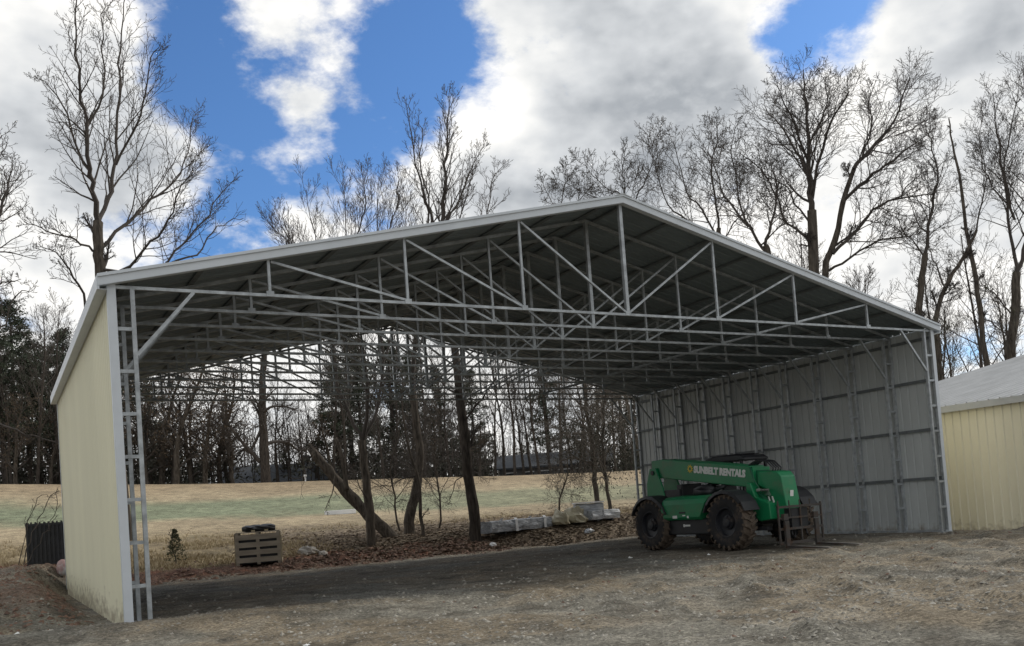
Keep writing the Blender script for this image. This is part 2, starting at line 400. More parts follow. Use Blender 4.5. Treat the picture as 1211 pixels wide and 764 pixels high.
# roof sheets
OV=.10
for sgn in (0,1):
    mb=MB()
    def mp_(s,t,h,sgn=sgn):
        x=-.14+t*(W/2+.14); z=4.94+SL*x+.075+h
        if sgn: x=W-x
        return (x,s-OV,z)
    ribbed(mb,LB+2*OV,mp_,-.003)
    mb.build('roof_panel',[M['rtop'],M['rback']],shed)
# purlins (hat channels) along the length
for sgn in (0,1):
    for i in range(9):
        x=.25+i*1.09
        mb=MB(); xx=x if not sgn else W-x
        mb.bb(xx-.04,xx+.04,-.04,LB+.04,ztop(xx)+.031,ztop(xx)+.071)
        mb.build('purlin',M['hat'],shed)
# girts on the walls
for sgn in (0,1):
    for z in (1.31,2.50,3.70,4.72):
        mb=MB(); xx=.0 if not sgn else W
        dx=.012 if not sgn else -.012
        mb.bb(xx-.006 if sgn else xx-.006,xx+dx*3.2,0,LB,z-.035,z+.035)
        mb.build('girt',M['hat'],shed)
    xx=.03 if not sgn else W-.03
    mb=MB(); mb.bb(xx-.028,xx+.13*(1 if not sgn else -1),-.02,LB+.02,.0,.055); mb.build('base_rail',M['galv'],shed)
# frames
TB=.052
XV=[2.28,4.59,6.86,9.17,11.48,13.75,16.06]
def truss():
    mb=MB()
    mb.bar((0.02,0,4.93),(W/2,0,AP),TB,TB,(0,1,0)); mb.bar((W-.02,0,4.93),(W/2,0,AP),TB-.002,TB-.002,(0,1,0))
    t=mb.build('truss',M['galv'],shed)
    mb=MB(); mb.bar((.06,0,4.87),(W-.06,0,4.87),TB-.004,TB-.006,(0,1,0)); mb.build('bottom_chord',M['galv'],t)
    for x in XV:
        w=.07 if abs(x-9.17)<.1 else .043
        mb=MB(); mb.bar((x,0,4.885),(x,0,ztop(x)-.02),w,w,(0,1,0)); mb.build('vertical_web',M['galv'],t)
        mb=MB(); mb.bb(x-.06,x+.06,-.033,-.028,4.85,4.935); mb.build('gusset_plate',M['galv'],t)
    for a,b2 in ((2.28,4.59),(4.59,6.86),(6.86,9.17)):
        mb=MB(); mb.bar((a+.04,-.004,ztop(a)-.07),(b2-.05,-.004,4.92),.038,.038,(0,1,0)); mb.build('diagonal_web',M['galv'],t)
        mb=MB(); mb.bar((W-a-.04,-.004,ztop(a)-.07),(W-b2+.05,-.004,4.92),.038,.038,(0,1,0)); mb.build('diagonal_web',M['galv'],t)
    return t
def column(sgn):
    X=lambda v: v if not sgn else W-v
    mb=MB(); mb.bar((X(.035),0,.0),(X(.035),0,4.9),.06,.06,(0,1,0)); mb.bar((X(.29),0,0),(X(.29),0,4.87),.06,.06,(0,1,0))
    mb.box((X(.16),0,.012),(.36,.14,.024))
    c=mb.build('column',M['galv'],shed)
    for k in range(1,8):
        mb=MB(); z=4.88-.61*k; mb.bar((X(.062),0,z),(X(.262),0,z),.05,.05,(0,1,0)); mb.build('rung',M['galv'],c)
    mb=MB(); mb.bar((X(.315),.0,3.90),(X(1.14),.0,4.85),.05,.05,(0,1,0)); mb.build('knee_brace',M['galv'],c)
    return c
protos=[truss(),column(0),column(1)]
for k in range(1,NF):
    for pobj in protos:
        c=copy_tree(pobj,shed); c.location=(0,k*BAY,0)
# trims
mb=MB()
for sgn in (0,1):
    P=lambda x: x if not sgn else W-x
    # gable fascia: face + return, 3D L section, following the slope
    xa,xb=-.17,W/2
    for (y0,y1,za,zb,mi) in ((-.135,-.105,-.048,.115,0),(-.160,-.135,.070,.112,0),(-.135,-.02,-.052,-.046,0),(-.135,.06,.116,.120,0)):
        vs=[]
        for x in (xa,xb):
            zc=4.94+SL*x
            for y,z in ((y0,za),(y1,za),(y1,zb),(y0,zb)): vs.append((P(x),y,zc+z))
        mb.add(vs,[(0,3,2,1),(4,5,6,7),(0,1,5,4),(1,2,6,5),(2,3,7,6),(3,0,4,7)],mi)
fo=mb.build('gable_trim',M['white'],shed)
for sgn in (0,1):
    mb=MB(); P=lambda x: x if not sgn else W-x
    mb.bb(P(-.185),P(-.150),-.13,LB+.13,4.80,4.99); mb.bb(P(-.15),P(-.05),-.13,LB+.13,4.80,4.806)
    mb.build('eave_trim',M['white'],shed)
for sgn in (0,1):
    for yy,s2 in ((-.036,-1),(LB+.036,1)):
        P=lambda x: x if not sgn else W-x
        mb=MB(); mb.bb(P(-.044),P(.07),yy-.003,yy+.003,0,4.93); mb.bb(P(-.048),P(-.042),yy,yy-s2*.10,0,4.93)
        mb.build('corner_trim',M['white'],shed)
mb=MB()
for sgn in (0,1):
    P=lambda x: x if not sgn else W-x
    vs=[]
    for x,dz in ((W/2-.2,.098),(W/2+.0,.105)):
        for y in (-.17,LB+.12): vs+= [(P(x),y,4.94+SL*min(x,W/2)+dz),(P(x),y,4.94+SL*min(x,W/2)+dz+.018)]
    mb.add(vs,[(0,1,3,2),(4,6,7,5),(1,5,7,3),(0,2,6,4),(0,4,5,1),(2,3,7,6)])
mb.build('ridge_cap',M['rtop'],shed)
# small screws/anchors are below the size seen
# ------------------------------------------------------------------ neighbouring shed
NX0,NX1=20.6,48.6; NY0,NY1=-9.5,6.8; NZ=-.45; NE=3.17; NR=5.97
nb_=empty('tan_metal_shed',(NX0,NY0,NZ)); tag(nb_,'closed tan metal shed with weathered white ribbed roof right of the open shed','shed')
def rel(o): o.location=(-NX0,-NY0,-NZ)
mb=MB(); ribbed(mb,NY1-NY0,lambda s,t,h:(NX0-h,NY0+s,NZ+t*(NE-NZ)),-.003); rel(mb.build('side_wall',[M['nwall'],M['back']],nb_))
mb=MB(); ribbed(mb,NY1-NY0,lambda s,t,h:(NX1+h,NY0+s,NZ+t*(NE-NZ)),-.003); rel(mb.build('side_wall',[M['nwall'],M['back']],nb_))
for y in (NY0,NY1):
    mb=MB(); mb.prism([(NX0+.02,NZ),(NX1-.02,NZ),(NX1-.02,NE),((NX0+NX1)/2,NR-.06),(NX0+.02,NE)],'y',y-.03,y+.03)
    rel(mb.build('end_wall',M['nwall'],nb_))
ns=(NR-NE)/((NX1-NX0)/2)
for sgn in (0,1):
    mb=MB(); hw=(NX1-NX0)/2+.12
    def mp2(s,t,h,sgn=sgn):
        q=t*hw; x=NX0-.12+q; z=NE+.03+ns*(q-.12)+h
        if sgn: x=NX0+NX1-x
        return (x,NY0-.15+s,z)
    ribbed(mb,NY1-NY0+.3,mp2,-.004,rib=.04,pitch=.3); rel(mb.build('roof_panel',[M['nroof'],M['back']],nb_))
    mb=MB(); xx=NX0-.14 if not sgn else NX1+.14
    mb.bb(xx-.02,xx+.02,NY0-.16,NY1+.16,NE-.15,NE+.02); rel(mb.build('eave_trim',M['nroof'],nb_))
mb=MB(); mb.bb((NX0+NX1)/2-.15,(NX0+NX1)/2+.15,NY0-.16,NY1+.16,NR+.04,NR+.075); rel(mb.build('ridge_cap',M['nroof'],nb_))
# ------------------------------------------------------------------ telehandler (local x forward, y left, z up)
tele=empty('telehandler',(13.93,3.2,0),-math.pi/2)
tag(tele,'green rental telehandler parked inside the open shed with its forks lowered','telehandler')
TW=[(1.47,-.92),(1.47,.92),(-1.27,-.92),(-1.27,.92)]
WR=.65; WW=.40
def lathe(mb,prof,n=32,mi=0):       # profile (r, y) spun round the y axis
    k=len(prof); vs=[]
    for i in range(n):
        a=2*math.pi*i/n
        for r,y in prof: vs.append((math.cos(a)*r,y,math.sin(a)*r))
    fs=[]
    for i in range(n):
        j=(i+1)%n
        for q in range(k-1): fs.append((i*k+q,i*k+q+1,j*k+q+1,j*k+q))
    mb.add(vs,fs,mi)
def wheel(side):
    sy=side*1.0
    mb=MB(); h=WW/2
    prof=[(.34,-h*.86),(.38,-h*.98),(.50,-h*1.0),(.575,-h*.93),(.605,-h*.7),(.612,0),(.605,h*.7),(.575,h*.93),(.50,h*1.0),(.38,h*.98),(.34,h*.86)]
    lathe(mb,prof,40)
    mb.m=[1 if 3<=(q%10)<=6 else 0 for q in range(len(mb.f))]
    t=mb.build('tyre',[M['rubber'],M['lug']],None,smooth=True)
    mb=MB()
    for i in range(23):             # deep chevron lugs
        for s2 in (-1,1):
            a0=2*math.pi*(i+(.5 if s2>0 else 0))/23
            seg=[]
            for q,(yy,da) in enumerate(((.0,.0),(.5,.10),(1.0,.16))):
                for w in (-.042,.042):
                    for rr in (.60,.655 if yy<.9 else .63):
                        a=a0+da+w; seg.append((math.cos(a)*rr,s2*(yy*h*.97+.0),math.sin(a)*rr))
            f=[]
            for q in range(2):
                b=q*4; f+= [(b+1,b+3,b+7,b+5),(b,b+1,b+5,b+4),(b+3,b+2,b+6,b+7)]
            f+=[(0,2,3,1),(8,9,11,10)]
            mb.add(seg,f)
            # shoulder drop of the lug
            a=a0+.16; seg=[]
            for rr,yy in ((.63,h*.95),(.55,h*1.02)):
                for w in (-.04,.04): seg.append((math.cos(a+w)*rr,s2*yy,math.sin(a+w)*rr))
            for rr,yy in ((.60,h*.85),(.53,h*.95)):
                for w in (-.04,.04): seg.append((math.cos(a+w)*rr,s2*yy,math.sin(a+w)*rr))
            mb.add(seg,[(0,1,3,2),(0,2,6,4),(1,5,7,3),(2,3,7,6),(0,4,5,1)])
    l=mb.build('tread',M['lug'],None)
    mb=MB()
    lathe(mb,[(.345,-h*.84),(.345,-h*.70),(.30,-h*.55),(.30,h*.4)],28)
    lathe(mb,[(.345,sy*h*.86),(.33,sy*h*.9),(.31,sy*h*.86),(.29,sy*h*.5),(.17,sy*h*.38),(.16,sy*h*.55),(.11,sy*h*.62),(.10,sy*h*.85),(.0,sy*h*.88)],28)
    for i in range(8):
        a=math.pi/4*i; mb.box((math.cos(a)*.135,sy*h*.60,math.sin(a)*.135),(.028,.04,.028))
    r=mb.build('rim',M['rim'],None,smooth=False)
    return t,l,r
for i,(x,y) in enumerate(TW):
    w=empty('wheel',(x,y,WR),0,tele)
    for o in wheel(1 if y>0 else -1): o.parent=w
G=M['green']
# boom: outer box, slopes down to the front
BY0,BY1=-.36,.12
mb=MB(); mb.prism([(-1.95,1.86),(-1.95,2.30),(-1.5,2.31),(1.60,1.90),(1.60,1.40),(-1.4,1.80)],'y',BY0,BY1)
boom=mb.build('boom',G,tele,bevel=.02)
mb=MB(); mb.prism([(1.60,1.87),(1.74,1.86),(1.74,1.40),(1.60,1.41)],'y',BY0-.03,BY1+.03); mb.build('boom_collar',G,tele,bevel=.01)
mb=MB(); mb.prism([(1.3,1.84),(2.1,1.74),(2.1,1.46),(1.3,1.46)],'y',BY0+.06,BY1-.06); mb.build('inner_boom',M['dgreen'],tele,bevel=.01)
# goose neck head
mb=MB(); mb.prism([(1.80,1.44),(1.80,1.76),(2.20,1.74),(2.42,1.71),(2.52,1.60),(2.66,.74),(2.50,.62),(2.36,.66),(2.30,.95),(2.12,1.30)],'y',BY0+.02,BY1-.02)
head=mb.build('boom_head',G,tele,bevel=.025)
mb=MB(); mb.box((2.597,-.13,1.20),(.012,.10,.15),Matrix.Rotation(R(8),3,'Y')); mb.build('decal',M['decal'],tele)
for i in range(2):
    mb=MB(); mb.prism([(2.13+i*.11,1.03),(2.17+i*.11,1.03),(2.13+i*.11,1.17),(2.09+i*.11,1.17)],'y',BY0+.010,BY0+.018); mb.build('decal',M['decal'],head)
# hoses and cylinders on the boom
mb=MB()
for k in range(4):
    y=BY0+.1+.08*k; mb.tube([(1.5,y,1.92),(1.75,y,2.02),(2.05,y,1.97),(2.25,y,1.80),(2.2,y,1.72)],.018,6)
mb.build('hose',M['black'],tele,smooth=True)
mb=MB(); mb.tube([(1.70,BY0-.03,1.38),(2.38,BY0+.06,.80)],.035,8); mb.tube([(1.68,BY0-.05,1.86),(1.80,BY0-.07,1.55),(2.0,BY0-.06,1.25)],.02,6); mb.build('tilt_hose',M['dgreen'],tele,smooth=True)
mb=MB(); mb.tube([(-1.05,-.12,1.15),(.1,-.12,1.56)],.085,10); mb.tube([(.05,-.12,1.54),(.55,-.12,1.62)],.045,10); mb.build('lift_cylinder',M['black'],tele,smooth=True)
mb=MB(); mb.tube([(1.95,-.42,1.32),(2.20,-.42,1.32)],.025,8); mb.box((1.9,-.42,1.33),(.12,.05,.06)); mb.build('hydraulic_coupler',M['worn'],tele)
# rear tower
mb=MB()
for y0 in (BY0-.07,BY1+.01): mb.prism([(-2.15,1.0),(-2.12,1.70),(-1.95,2.10),(-1.72,2.10),(-1.50,1.62),(-1.38,1.15),(-1.2,1.0)],'y',y0,y0+.05)
mb.build('boom_tower',G,tele,bevel=.01)
mb=MB(); mb.tube([(-1.83,BY0-.1,1.98),(-1.83,BY1+.08,1.98)],.06,12); mb.build('boom_pin',M['black'],tele)
# chassis
mb=MB(); mb.prism([(-1.95,.55),(-2.05,.95),(-1.6,1.10),(1.3,1.05),(1.75,1.15),(1.9,.6),(1.2,.42),(-1.2,.42)],'y',-.42,.42); mb.build('chassis',M['black'],tele,bevel=.02)
mb=MB(); mb.bb(-.95,.78,-.98,-.42,.38,.76); mb.build('belly_tank',M['black'],tele,bevel=.03)
# engine hood: rounded shoulders
mb=MB(); sec=[(-.42,.74),(-1.05,.74),(-1.10,.80),(-1.10,1.12),(-1.04,1.24),(-.92,1.30),(-.42,1.33)]
xs=[(-.82,1.0),(-.74,1.0),(.55,1.0),(.95,1.0)]
vs=[]
for x,dk in xs:
    for y,z in sec:
        xx=x if x<.6 else x-.36*(1-(z-.74)/.6)
        vs.append((xx,y,z-(.05 if x<-.8 else 0)*(z>1)))
k=len(sec); fs=[(i*k+j,i*k+j+1,(i+1)*k+j+1,(i+1)*k+j) for i in range(3) for j in range(k-1)]+[tuple(range(k)),tuple(range(4*k-1,3*k-1,-1))]
mb.add(vs,fs); hood=mb.build('engine_hood',G,tele,bevel=.012)
mb=MB(); mb.box((-.28,-1.102,.82),(.16,.008,.07)); mb.box((.06,-1.102,.85),(.10,.008,.03)); mb.box((.20,-1.102,.81),(.06,.008,.06)); mb.build('decal',M['decal'],hood)
mb=MB(); mb.box((-.10,-.984,.60),(.05,.008,.07)); mb.box((.03,-.984,.60),(.18,.008,.045)); mb.build('decal',M['decal'],tele)
mb=MB(); mb.bb(-.10,.12,-1.115,-1.102,.90,.94); mb.build('hood_latch',M['black'],hood)
# engine bits seen over the hood
mb=MB(); mb.tube([(.0,-.62,1.3),(.02,-.62,1.44),(.25,-.60,1.50),(.6,-.58,1.42)],.07,8); mb.tube([(.3,-.5,1.35),(.9,-.5,1.48)],.05,8); mb.box((.35,-.62,1.38),(.5,.25,.12)); mb.build('exhaust',M['black'],tele,smooth=True)
mb=MB(); mb.bb(-1.5,-.85,-.40,.35,1.28,1.50); mb.bb(-1.0,-.8,-.36,.3,1.2,1.62); mb.build('hydraulic_valve_block',M['black'],tele,bevel=.02)
# fenders over each wheel
for x,y in TW:
    mb=MB(); pr_=[]
    for i in range(9):
        a=R(20+i*17.5) ; pr_.append((math.cos(a)*.735,math.sin(a)*.735))
    for i in range(8):
        (a,b2),(c,d)=pr_[i],pr_[i+1]
        y0,y1=y-.23,y+.23
        vs=[(x+a,y0,WR+b2),(x+c,y0,WR+d),(x+c,y1,WR+d),(x+a,y1,WR+b2)]
        vs+=[(x+a*.96,y0,WR+b2*.96),(x+c*.96,y0,WR+d*.96),(x+c*.96,y1,WR+d*.96),(x+a*.96,y1,WR+b2*.96)]
        mb.add(vs,[(0,1,2,3),(4,7,6,5),(0,4,5,1),(2,6,7,3),(0,3,7,4),(1,5,6,2)])
        if 1<=i<=6:  # outer lip
            ys=y0 if y<0 else y1
            vs=[(x+a,ys,WR+b2),(x+c,ys,WR+d),(x+c*.90,ys+(-.02 if y<0 else .02),WR+d*.90),(x+a*.90,ys+(-.02 if y<0 else .02),WR+b2*.90)]
            mb.add(vs,[(0,1,2,3)])
    mb.build('fender',M['black'],tele)
# front frame nose in green
mb=MB(); mb.prism([(1.55,.95),(1.62,1.52),(1.74,1.50),(1.86,1.18),(2.28,1.02),(2.30,.66),(1.95,.62)],'y',-.52,.30); mb.build('front_frame',G,tele,bevel=.02)
mb=MB(); mb.box((1.98,-.30,1.125),(.20,.14,.01),Matrix.Rotation(R(21),3,'Y')); mb.build('decal',M['decal'],tele)
for x in (1.47,-1.27):
    mb=MB(); mb.tube([(x,-.75,WR),(x,-.3,WR),(x,.3,WR),(x,.75,WR)],[.11,.15,.15,.11],12); mb.box((x,0,WR),(.4,.36,.36)); mb.build('axle',M['black'],tele,bevel=.02)
mb=MB(); mb.bb(1.75,2.25,-.62,-.45,.42,.50); mb.bb(1.8,1.86,-.60,-.5,.5,.8); mb.build('step',M['black'],tele)
# cab on the far side
mb=MB(); 
for x,y in ((-.55,.42),(-.55,1.12),(.60,.42),(.70,1.12)):
    mb.bar((x,y,1.0),(x*.93,y,2.12),.06,.06,(0,1,0))
mb.bb(-.6,.75,.42,1.14,.7,1.05); mb.bar((-.55,.42,1.5),(.6,.42,1.5),.04,.04,(0,1,0))
cab=mb.build('cab',M['black'],tele)
mb=MB(); mb.prism([(-.70,2.10),(-.66,2.20),(-.3,2.24),(.55,2.22),(.72,2.14),(.72,2.09)],'y',.36,1.18); 
for y in (.45,.62,.79,.96,1.10): mb.bb(-.5,.5,y-.02,y+.02,2.235,2.262)
mb.build('cab_roof',M['black'],cab,bevel=.015)
mb=MB(); mb.box((-.1,.78,1.20),(.45,.45,.14)); mb.box((-.32,.78,1.50),(.12,.45,.5)); mb.build('operator_seat',M['black'],cab,bevel=.04)
mb=MB(); mb.tube([(.45,.78,1.1),(.28,.78,1.42)],.025,8)
mb.tube([(.28+.05*math.cos(a)*.6,.78+.19*math.sin(a),1.42+.12*math.cos(a)) for a in [k*math.pi/8 for k in range(17)]],.015,6)
mb.build('steering_wheel',M['black'],cab)
# carriage and forks
CXF=2.78; C0,C1=-.80,.56
mb=MB()
mb.bar((CXF,C0,.44),(CXF,C1,.44),.04,.05,(1,0,0)); mb.bar((CXF,C0,.92),(CXF,C1,.92),.035,.05,(1,0,0)); mb.bar((CXF,C0,.68),(CXF,C1,.68),.035,.035,(1,0,0)); mb.bar((CXF,C0,.14),(CXF,C1,.14),.05,.06,(1,0,0))
for y in (C0+.02,C1-.02): mb.bar((CXF-.003,y,.10),(CXF-.003,y,.98),.035,.035,(1,0,0))
for y in (C0+.02,C0+.36,C0+.68,C0+1.0): mb.bar((CXF+.004,y,.66),(CXF+.004,y,1.06),.022,.022,(1,0,0))
mb.bar((CXF+.004,C0+.68,.15),(CXF+.004,C0+.68,.92),.03,.03,(1,0,0))
carr=mb.build('fork_carriage',M['rust'],tele)
mb=MB(); mb.box((2.66,-.12,.66),(.20,.5,.44)); mb.tube([(2.66,-.5,.52),(2.66,.26,.52)],.05,10)
mb.tube([(2.64,-.30,.55),(2.72,-.34,.3),(2.66,-.2,.22),(2.6,-.1,.5)],.018,6); mb.tube([(2.64,.10,.55),(2.74,.1,.3),(2.66,.2,.25)],.018,6)
mb.build('quick_attach',M['black'],tele)
for y in (-.62,.30):
    mb=MB(); mb.prism([(CXF+.03,.03),(CXF+.03,.62),(CXF+.085,.62),(CXF+.09,.09),(CXF+.30,.075),(CXF+1.18,.045),(CXF+1.22,.03)],'y',y-.06,y+.06)
    mb.box((CXF+.02,y,.70),(.09,.14,.14))
    mb.build('fork',M['rust'],tele,bevel=.004)
    mb=MB(); mb.prism([(CXF+.30,.079),(CXF+1.16,.049),(CXF+1.16,.053),(CXF+.30,.083)],'y',y-.052,y+.052); mb.build('fork_wear_face',M['worn'],kids[tele.name][-1])
# lettering on the boom
def text_mesh(txt,size,name,m,parent,loc,rot,ext=.004,off=.012,sx=1,spacing=1):
    cu=bpy.data.curves.new(name,'FONT'); cu.body=txt; cu.size=size; cu.extrude=ext; cu.offset=off; cu.space_character=spacing; cu.resolution_u=3
    to=bpy.data.objects.new('tmp',cu); COL.objects.link(to)
    dg=bpy.context.evaluated_depsgraph_get(); me=bpy.data.meshes.new_from_object(to.evaluated_get(dg)); bpy.data.objects.remove(to)
    xs=[v.co.x for v in me.vertices]; w=max(xs)-min(xs)
    me.materials.clear(); me.materials.append(m)
    o=bpy.data.objects.new(name,me); COL.objects.link(o); o.parent=parent; kids.setdefault(parent.name,[]).append(o)
    o.matrix_local=Matrix.Translation(loc)@rot; o.scale=(sx/w,1,1) if sx else (1,1,1)
    return o
# side face normal is -y: text x axis runs to +x (front), slopes down with the boom
ang=math.atan2(.41,3.1)
text_mesh('SUNBELT RENTALS',.225,'boom_lettering',M['decal'],tele,(-.30,BY0-.006,1.885),Matrix.Rotation(ang,4,'Y')@Matrix.Rotation(R(90),4,'X'),sx=1.78,off=.014)
mb=MB(); c0=(-.43,BY0-.006,1.985)
for i in range(10):
    a=2*math.pi*i/10; r0,r1=.045,.105
    mb.add([(c0[0]+math.cos(a-.22)*r0,c0[1],c0[2]+math.sin(a-.22)*r0),(c0[0]+math.cos(a+.22)*r0,c0[1],c0[2]+math.sin(a+.22)*r0),(c0[0]+math.cos(a+.12)*r1,c0[1],c0[2]+math.sin(a+.12)*r1),(c0[0]+math.cos(a-.12)*r1,c0[1],c0[2]+math.sin(a-.12)*r1)],[(0,1,2,3)])
lathe_pts=[]
n=20
vs=[(c0[0]+math.cos(2*math.pi*i/n)*r,c0[1]-.002,c0[2]+math.sin(2*math.pi*i/n)*r) for r in (.042,.07) for i in range(n)]
mb.add(vs,[(i,(i+1)%n,n+(i+1)%n,n+i) for i in range(n)])
mb.build('boom_emblem',M['yellow'],tele)
# ------------------------------------------------------------------ things lying behind the shed
def place(o,x,y,dz=0): o.location=(x,y,gz(x,y)+dz)
# crate of pallet boards with a black tarp on top
P=atD(307,659,28.2); px,py=P.x,P.y
t=empty('pallet_crate',(0,0,0),R(-17)); place(t,px,py,.08); t.scale=(1.05,1.05,1.08); tag(t,'grey slatted wooden crate of pallets standing on the red clay berm','crate')
for y in (-.5075,.5075):
  mb=MB()
  for k in range(4):
    z=.13+.205*k
    mb.bb(-.60,.60,y-.0125,y+.0125,z-.068,z+.068)
  mb.build('side_slats',M['wood'],t)
for y in (-.47,.47):
  for x in (-.56,0,.56):
    mb=MB(); mb.bb(x-.045,x+.045,y-.022,y+.022,.0,.86); mb.build('post',M['wood'],t)
for x in (-.615,.615):
    mb=MB(); mb.bb(x-.012,x+.012,-.49,-.40,0,.86); mb.bb(x-.012,x+.012,.40,.49,0,.86); mb.bb(x-.014,x+.014,-.49,.49,.74,.86); mb.bb(x-.014,x+.014,-.49,.49,.0,.12)
    mb.build('end_frame',M['endwood'],t)
mb=MB(); mb.bb(-.52,.52,-.43,.43,.03,.80); mb.build('gap_shade_box',M['tarp'],t)  # black box added inside so the slat gaps read as shaded
mb=MB(); mb.bb(-.60,.60,-.49,.49,.862,.885); mb.build('top_board',M['wood'],t)
t2=empty('tarp_bundle',(0,0,0),R(-17)); t2.location=t.location+Vector((0,0,.885*1.08)); t2.scale=(.9,.8,.75); tag(t2,'crumpled black tarp bundle lying on top of the slatted wooden crate','tarp bundle')
mb=MB(); n=18; vs=[]
for j in range(9):
    for i in range(n):
        a=2*math.pi*i/n; x=-.5+1.06*j/8; r=(.14 if 0<j<8 else .09)*(1+.35*noise.noise(Vector((x*5,math.cos(a)*2,math.sin(a)*2))))
        vs.append((x,math.cos(a)*r*2.4,max(.0,.12+math.sin(a)*r*1.05)))
mb.add(vs,[(j*n+i,j*n+(i+1)%n,(j+1)*n+(i+1)%n,(j+1)*n+i) for j in range(8) for i in range(n)]+[tuple(range(n-1,-1,-1)),tuple(range(8*n,9*n))])
mb.build('tarp',M['tarp'],t2)
for x in (-.14,.28): mb=MB(); mb.bb(x-.06,x+.06,-.40,-.36,.0,.07); mb.build('spacer_block',M['endwood'],t2)
# black slatted crate behind the left wall
P=atD(60,667,26.6); t=empty('slatted_crate',(0,0,0),R(-4)); place(t,P.x+.15,P.y,-.04); tag(t,'black slatted metal crate standing on the bank behind the tan side wall','crate')
mb=MB(); mb.bb(-.62,.62,-.40,.40,.03,1.12); mb.build('box',M['tarp'],t)
mb=MB()
for k in range(14):
    x=-.64+k*.0985; mb.bb(x-.02,x+.02,-.43,-.405,.0,1.20)
    if k%2==0: mb.bb(x-.02,x+.02,.405,.43,.0,1.20)
for k in range(9):
    y=-.40+k*.1; mb.bb(-.67,-.645,y-.02,y+.02,0,1.18)
mb.build('slats',M['black'],t)
mb=MB(); mb.bb(-.68,.66,-.44,-.432,1.10,1.16); mb.bb(-.68,.66,-.44,-.432,.08,.13); mb.bb(-.68,-.672,-.43,.43,1.10,1.15); mb.build('rail',M['black'],t)
P=atD(74,667,25.7); mb=MB()
n=16; pr_=[(0,0),(.12,.01),(.19,.08),(.21,.2),(.20,.33),(.15,.43),(.06,.48),(0,.49)]
vs=[];
for i in range(n):
    a=2*math.pi*i/n
    for r,z in pr_: vs.append((math.cos(a)*r,math.sin(a)*r,z))
k=len(pr_); mb.add(vs,[(i*k+q,((i+1)%n)*k+q,((i+1)%n)*k+q+1,i*k+q+1) for i in range(n) for q in range(k-1)])
o=mb.build('plastic_jug',M['pink'],smooth=True); place(o,P.x,P.y,.05); o.scale=(.7,.7,.85); tag(o,'rounded pink and white plastic container beside the black slatted crate','container')
# wrapped bundles
def lumpbox(mb,L,Wd,Hh,amp=.03,seed=0,n=14):
    vs=[];m=12
    for i in range(n+1):
        x=-L/2+L*i/n
        for j in range(m):
            a=2*math.pi*(j+.5)/m; c,s_=math.cos(a),math.sin(a)
            q=1/max(abs(c),abs(s_)); q=min(q,1.32)
            d=1+amp*3*noise.noise(Vector((x*3+seed,c*2,s_*2)))
            vs.append((x+amp*noise.noise(Vector((c*3,s_*3,x+seed))),c*q*Wd/2*d,Hh/2+s_*q*Hh/2*d))
    mb.add(vs,[(i*m+j,(i+1)*m+j,(i+1)*m+(j+1)%m,i*m+(j+1)%m) for i in range(n) for j in range(m)]+[tuple(range(m)),tuple(range((n+1)*m-1,n*m-1,-1))])
def bundle(u0,v0,u1,v1,D0,D1,h,w,label,seed):
    A=atD(u0,v0,D0);B=atD(u1,v1,D1); c=(A+B)/2; L=math.hypot(B.x-A.x,B.y-A.y)
    t=empty('wrapped_bundle',(0,0,0),math.atan2(B.y-A.y,B.x-A.x)); place(t,c.x,c.y,.02); tag(t,label,'bundle')
    mb=MB(); lumpbox(mb,L,w,h,.035,seed,22); mb.build('wrapped_load',M['wrap'],t)
    for x in (-L*.28,L*.25): mb=MB(); mb.bb(x-.05,x+.05,-w*.42,w*.42,-.06,.02); mb.build('bearer',M['black'],t)
    return t,L
t,L=bundle(575,643,646,635,31.2,33.6,.40,.7,'long low bundle in grey plastic wrap with white straps beside the dark trunk',1)
for x in (-L*.12,L*.36):
    mb=MB(); vs=[]
    for xx in (x-.07,x+.07):
        for (y,z) in ((-.39,.0),(-.385,.40),(-.30,.47),(.30,.47),(.385,.40),(.39,0)): vs.append((xx+.03*noise.noise(Vector((y*5,z*5,x))),y,z))
    mb.add(vs,[(i,i+1,7+i,6+i) for i in range(5)]); mb.build('strap',M['whitewrap'],t)
t,L=bundle(695,635,727,632,34.2,35.2,.36,.75,'short grey plastic wrapped stack beside the slim trunks',7)
P=atD(697,619,34.6); t=empty('sheet_stack',(0,0,0),R(-25)); t.location=(P.x,P.y,gz(P.x,P.y)); tag(t,'flat white topped stack behind the short wrapped stack','stack')
mb=MB(); lumpbox(mb,1.05,.8,.62,.02,3); mb.build('stack_body',M['wrap'],t)
mb=MB(); mb.box((0,0,.66),(1.10,.84,.05)); mb.build('white_cover',M['whitewrap'],t)
def crumple(name,u,v,D,sx,sy,sz,m,label,cat,seed):
    P=atD(u,v,D); mb=MB(); n=14;k=8; vs=[]
    for j in range(k+1):
        ph=math.pi*j/k
        for i in range(n):
            a=2*math.pi*i/n; d=Vector((math.sin(ph)*math.cos(a),math.sin(ph)*math.sin(a),math.cos(ph)))
            r=1+.45*noise.noise(d*2.2+Vector((seed,0,0)))+.2*noise.noise(d*6+Vector((seed,3,0)))
            vs.append((d.x*r*sx,d.y*r*sy,max(-.1,d.z*r*sz)))
    mb.add(vs,[(j*n+i,(j+1)*n+i,(j+1)*n+(i+1)%n,j*n+(i+1)%n) for j in range(k) for i in range(n)])
    o=mb.build(name,m); place(o,P.x,P.y,sz*.35); o.rotation_euler=(0,0,seed); return tag(o,label,cat)
crumple('plastic_sheet',664,630,33.5,.42,.35,.42,M['sheet'],'crumpled clouded tan plastic sheeting right of the long wrapped bundle','plastic sheet',1.3)
crumple('plastic_sheet',680,626,34.0,.45,.3,.46,M['sheet'],'taller heap of tan plastic sheeting leaning on the wrapped stack','plastic sheet',2.4)
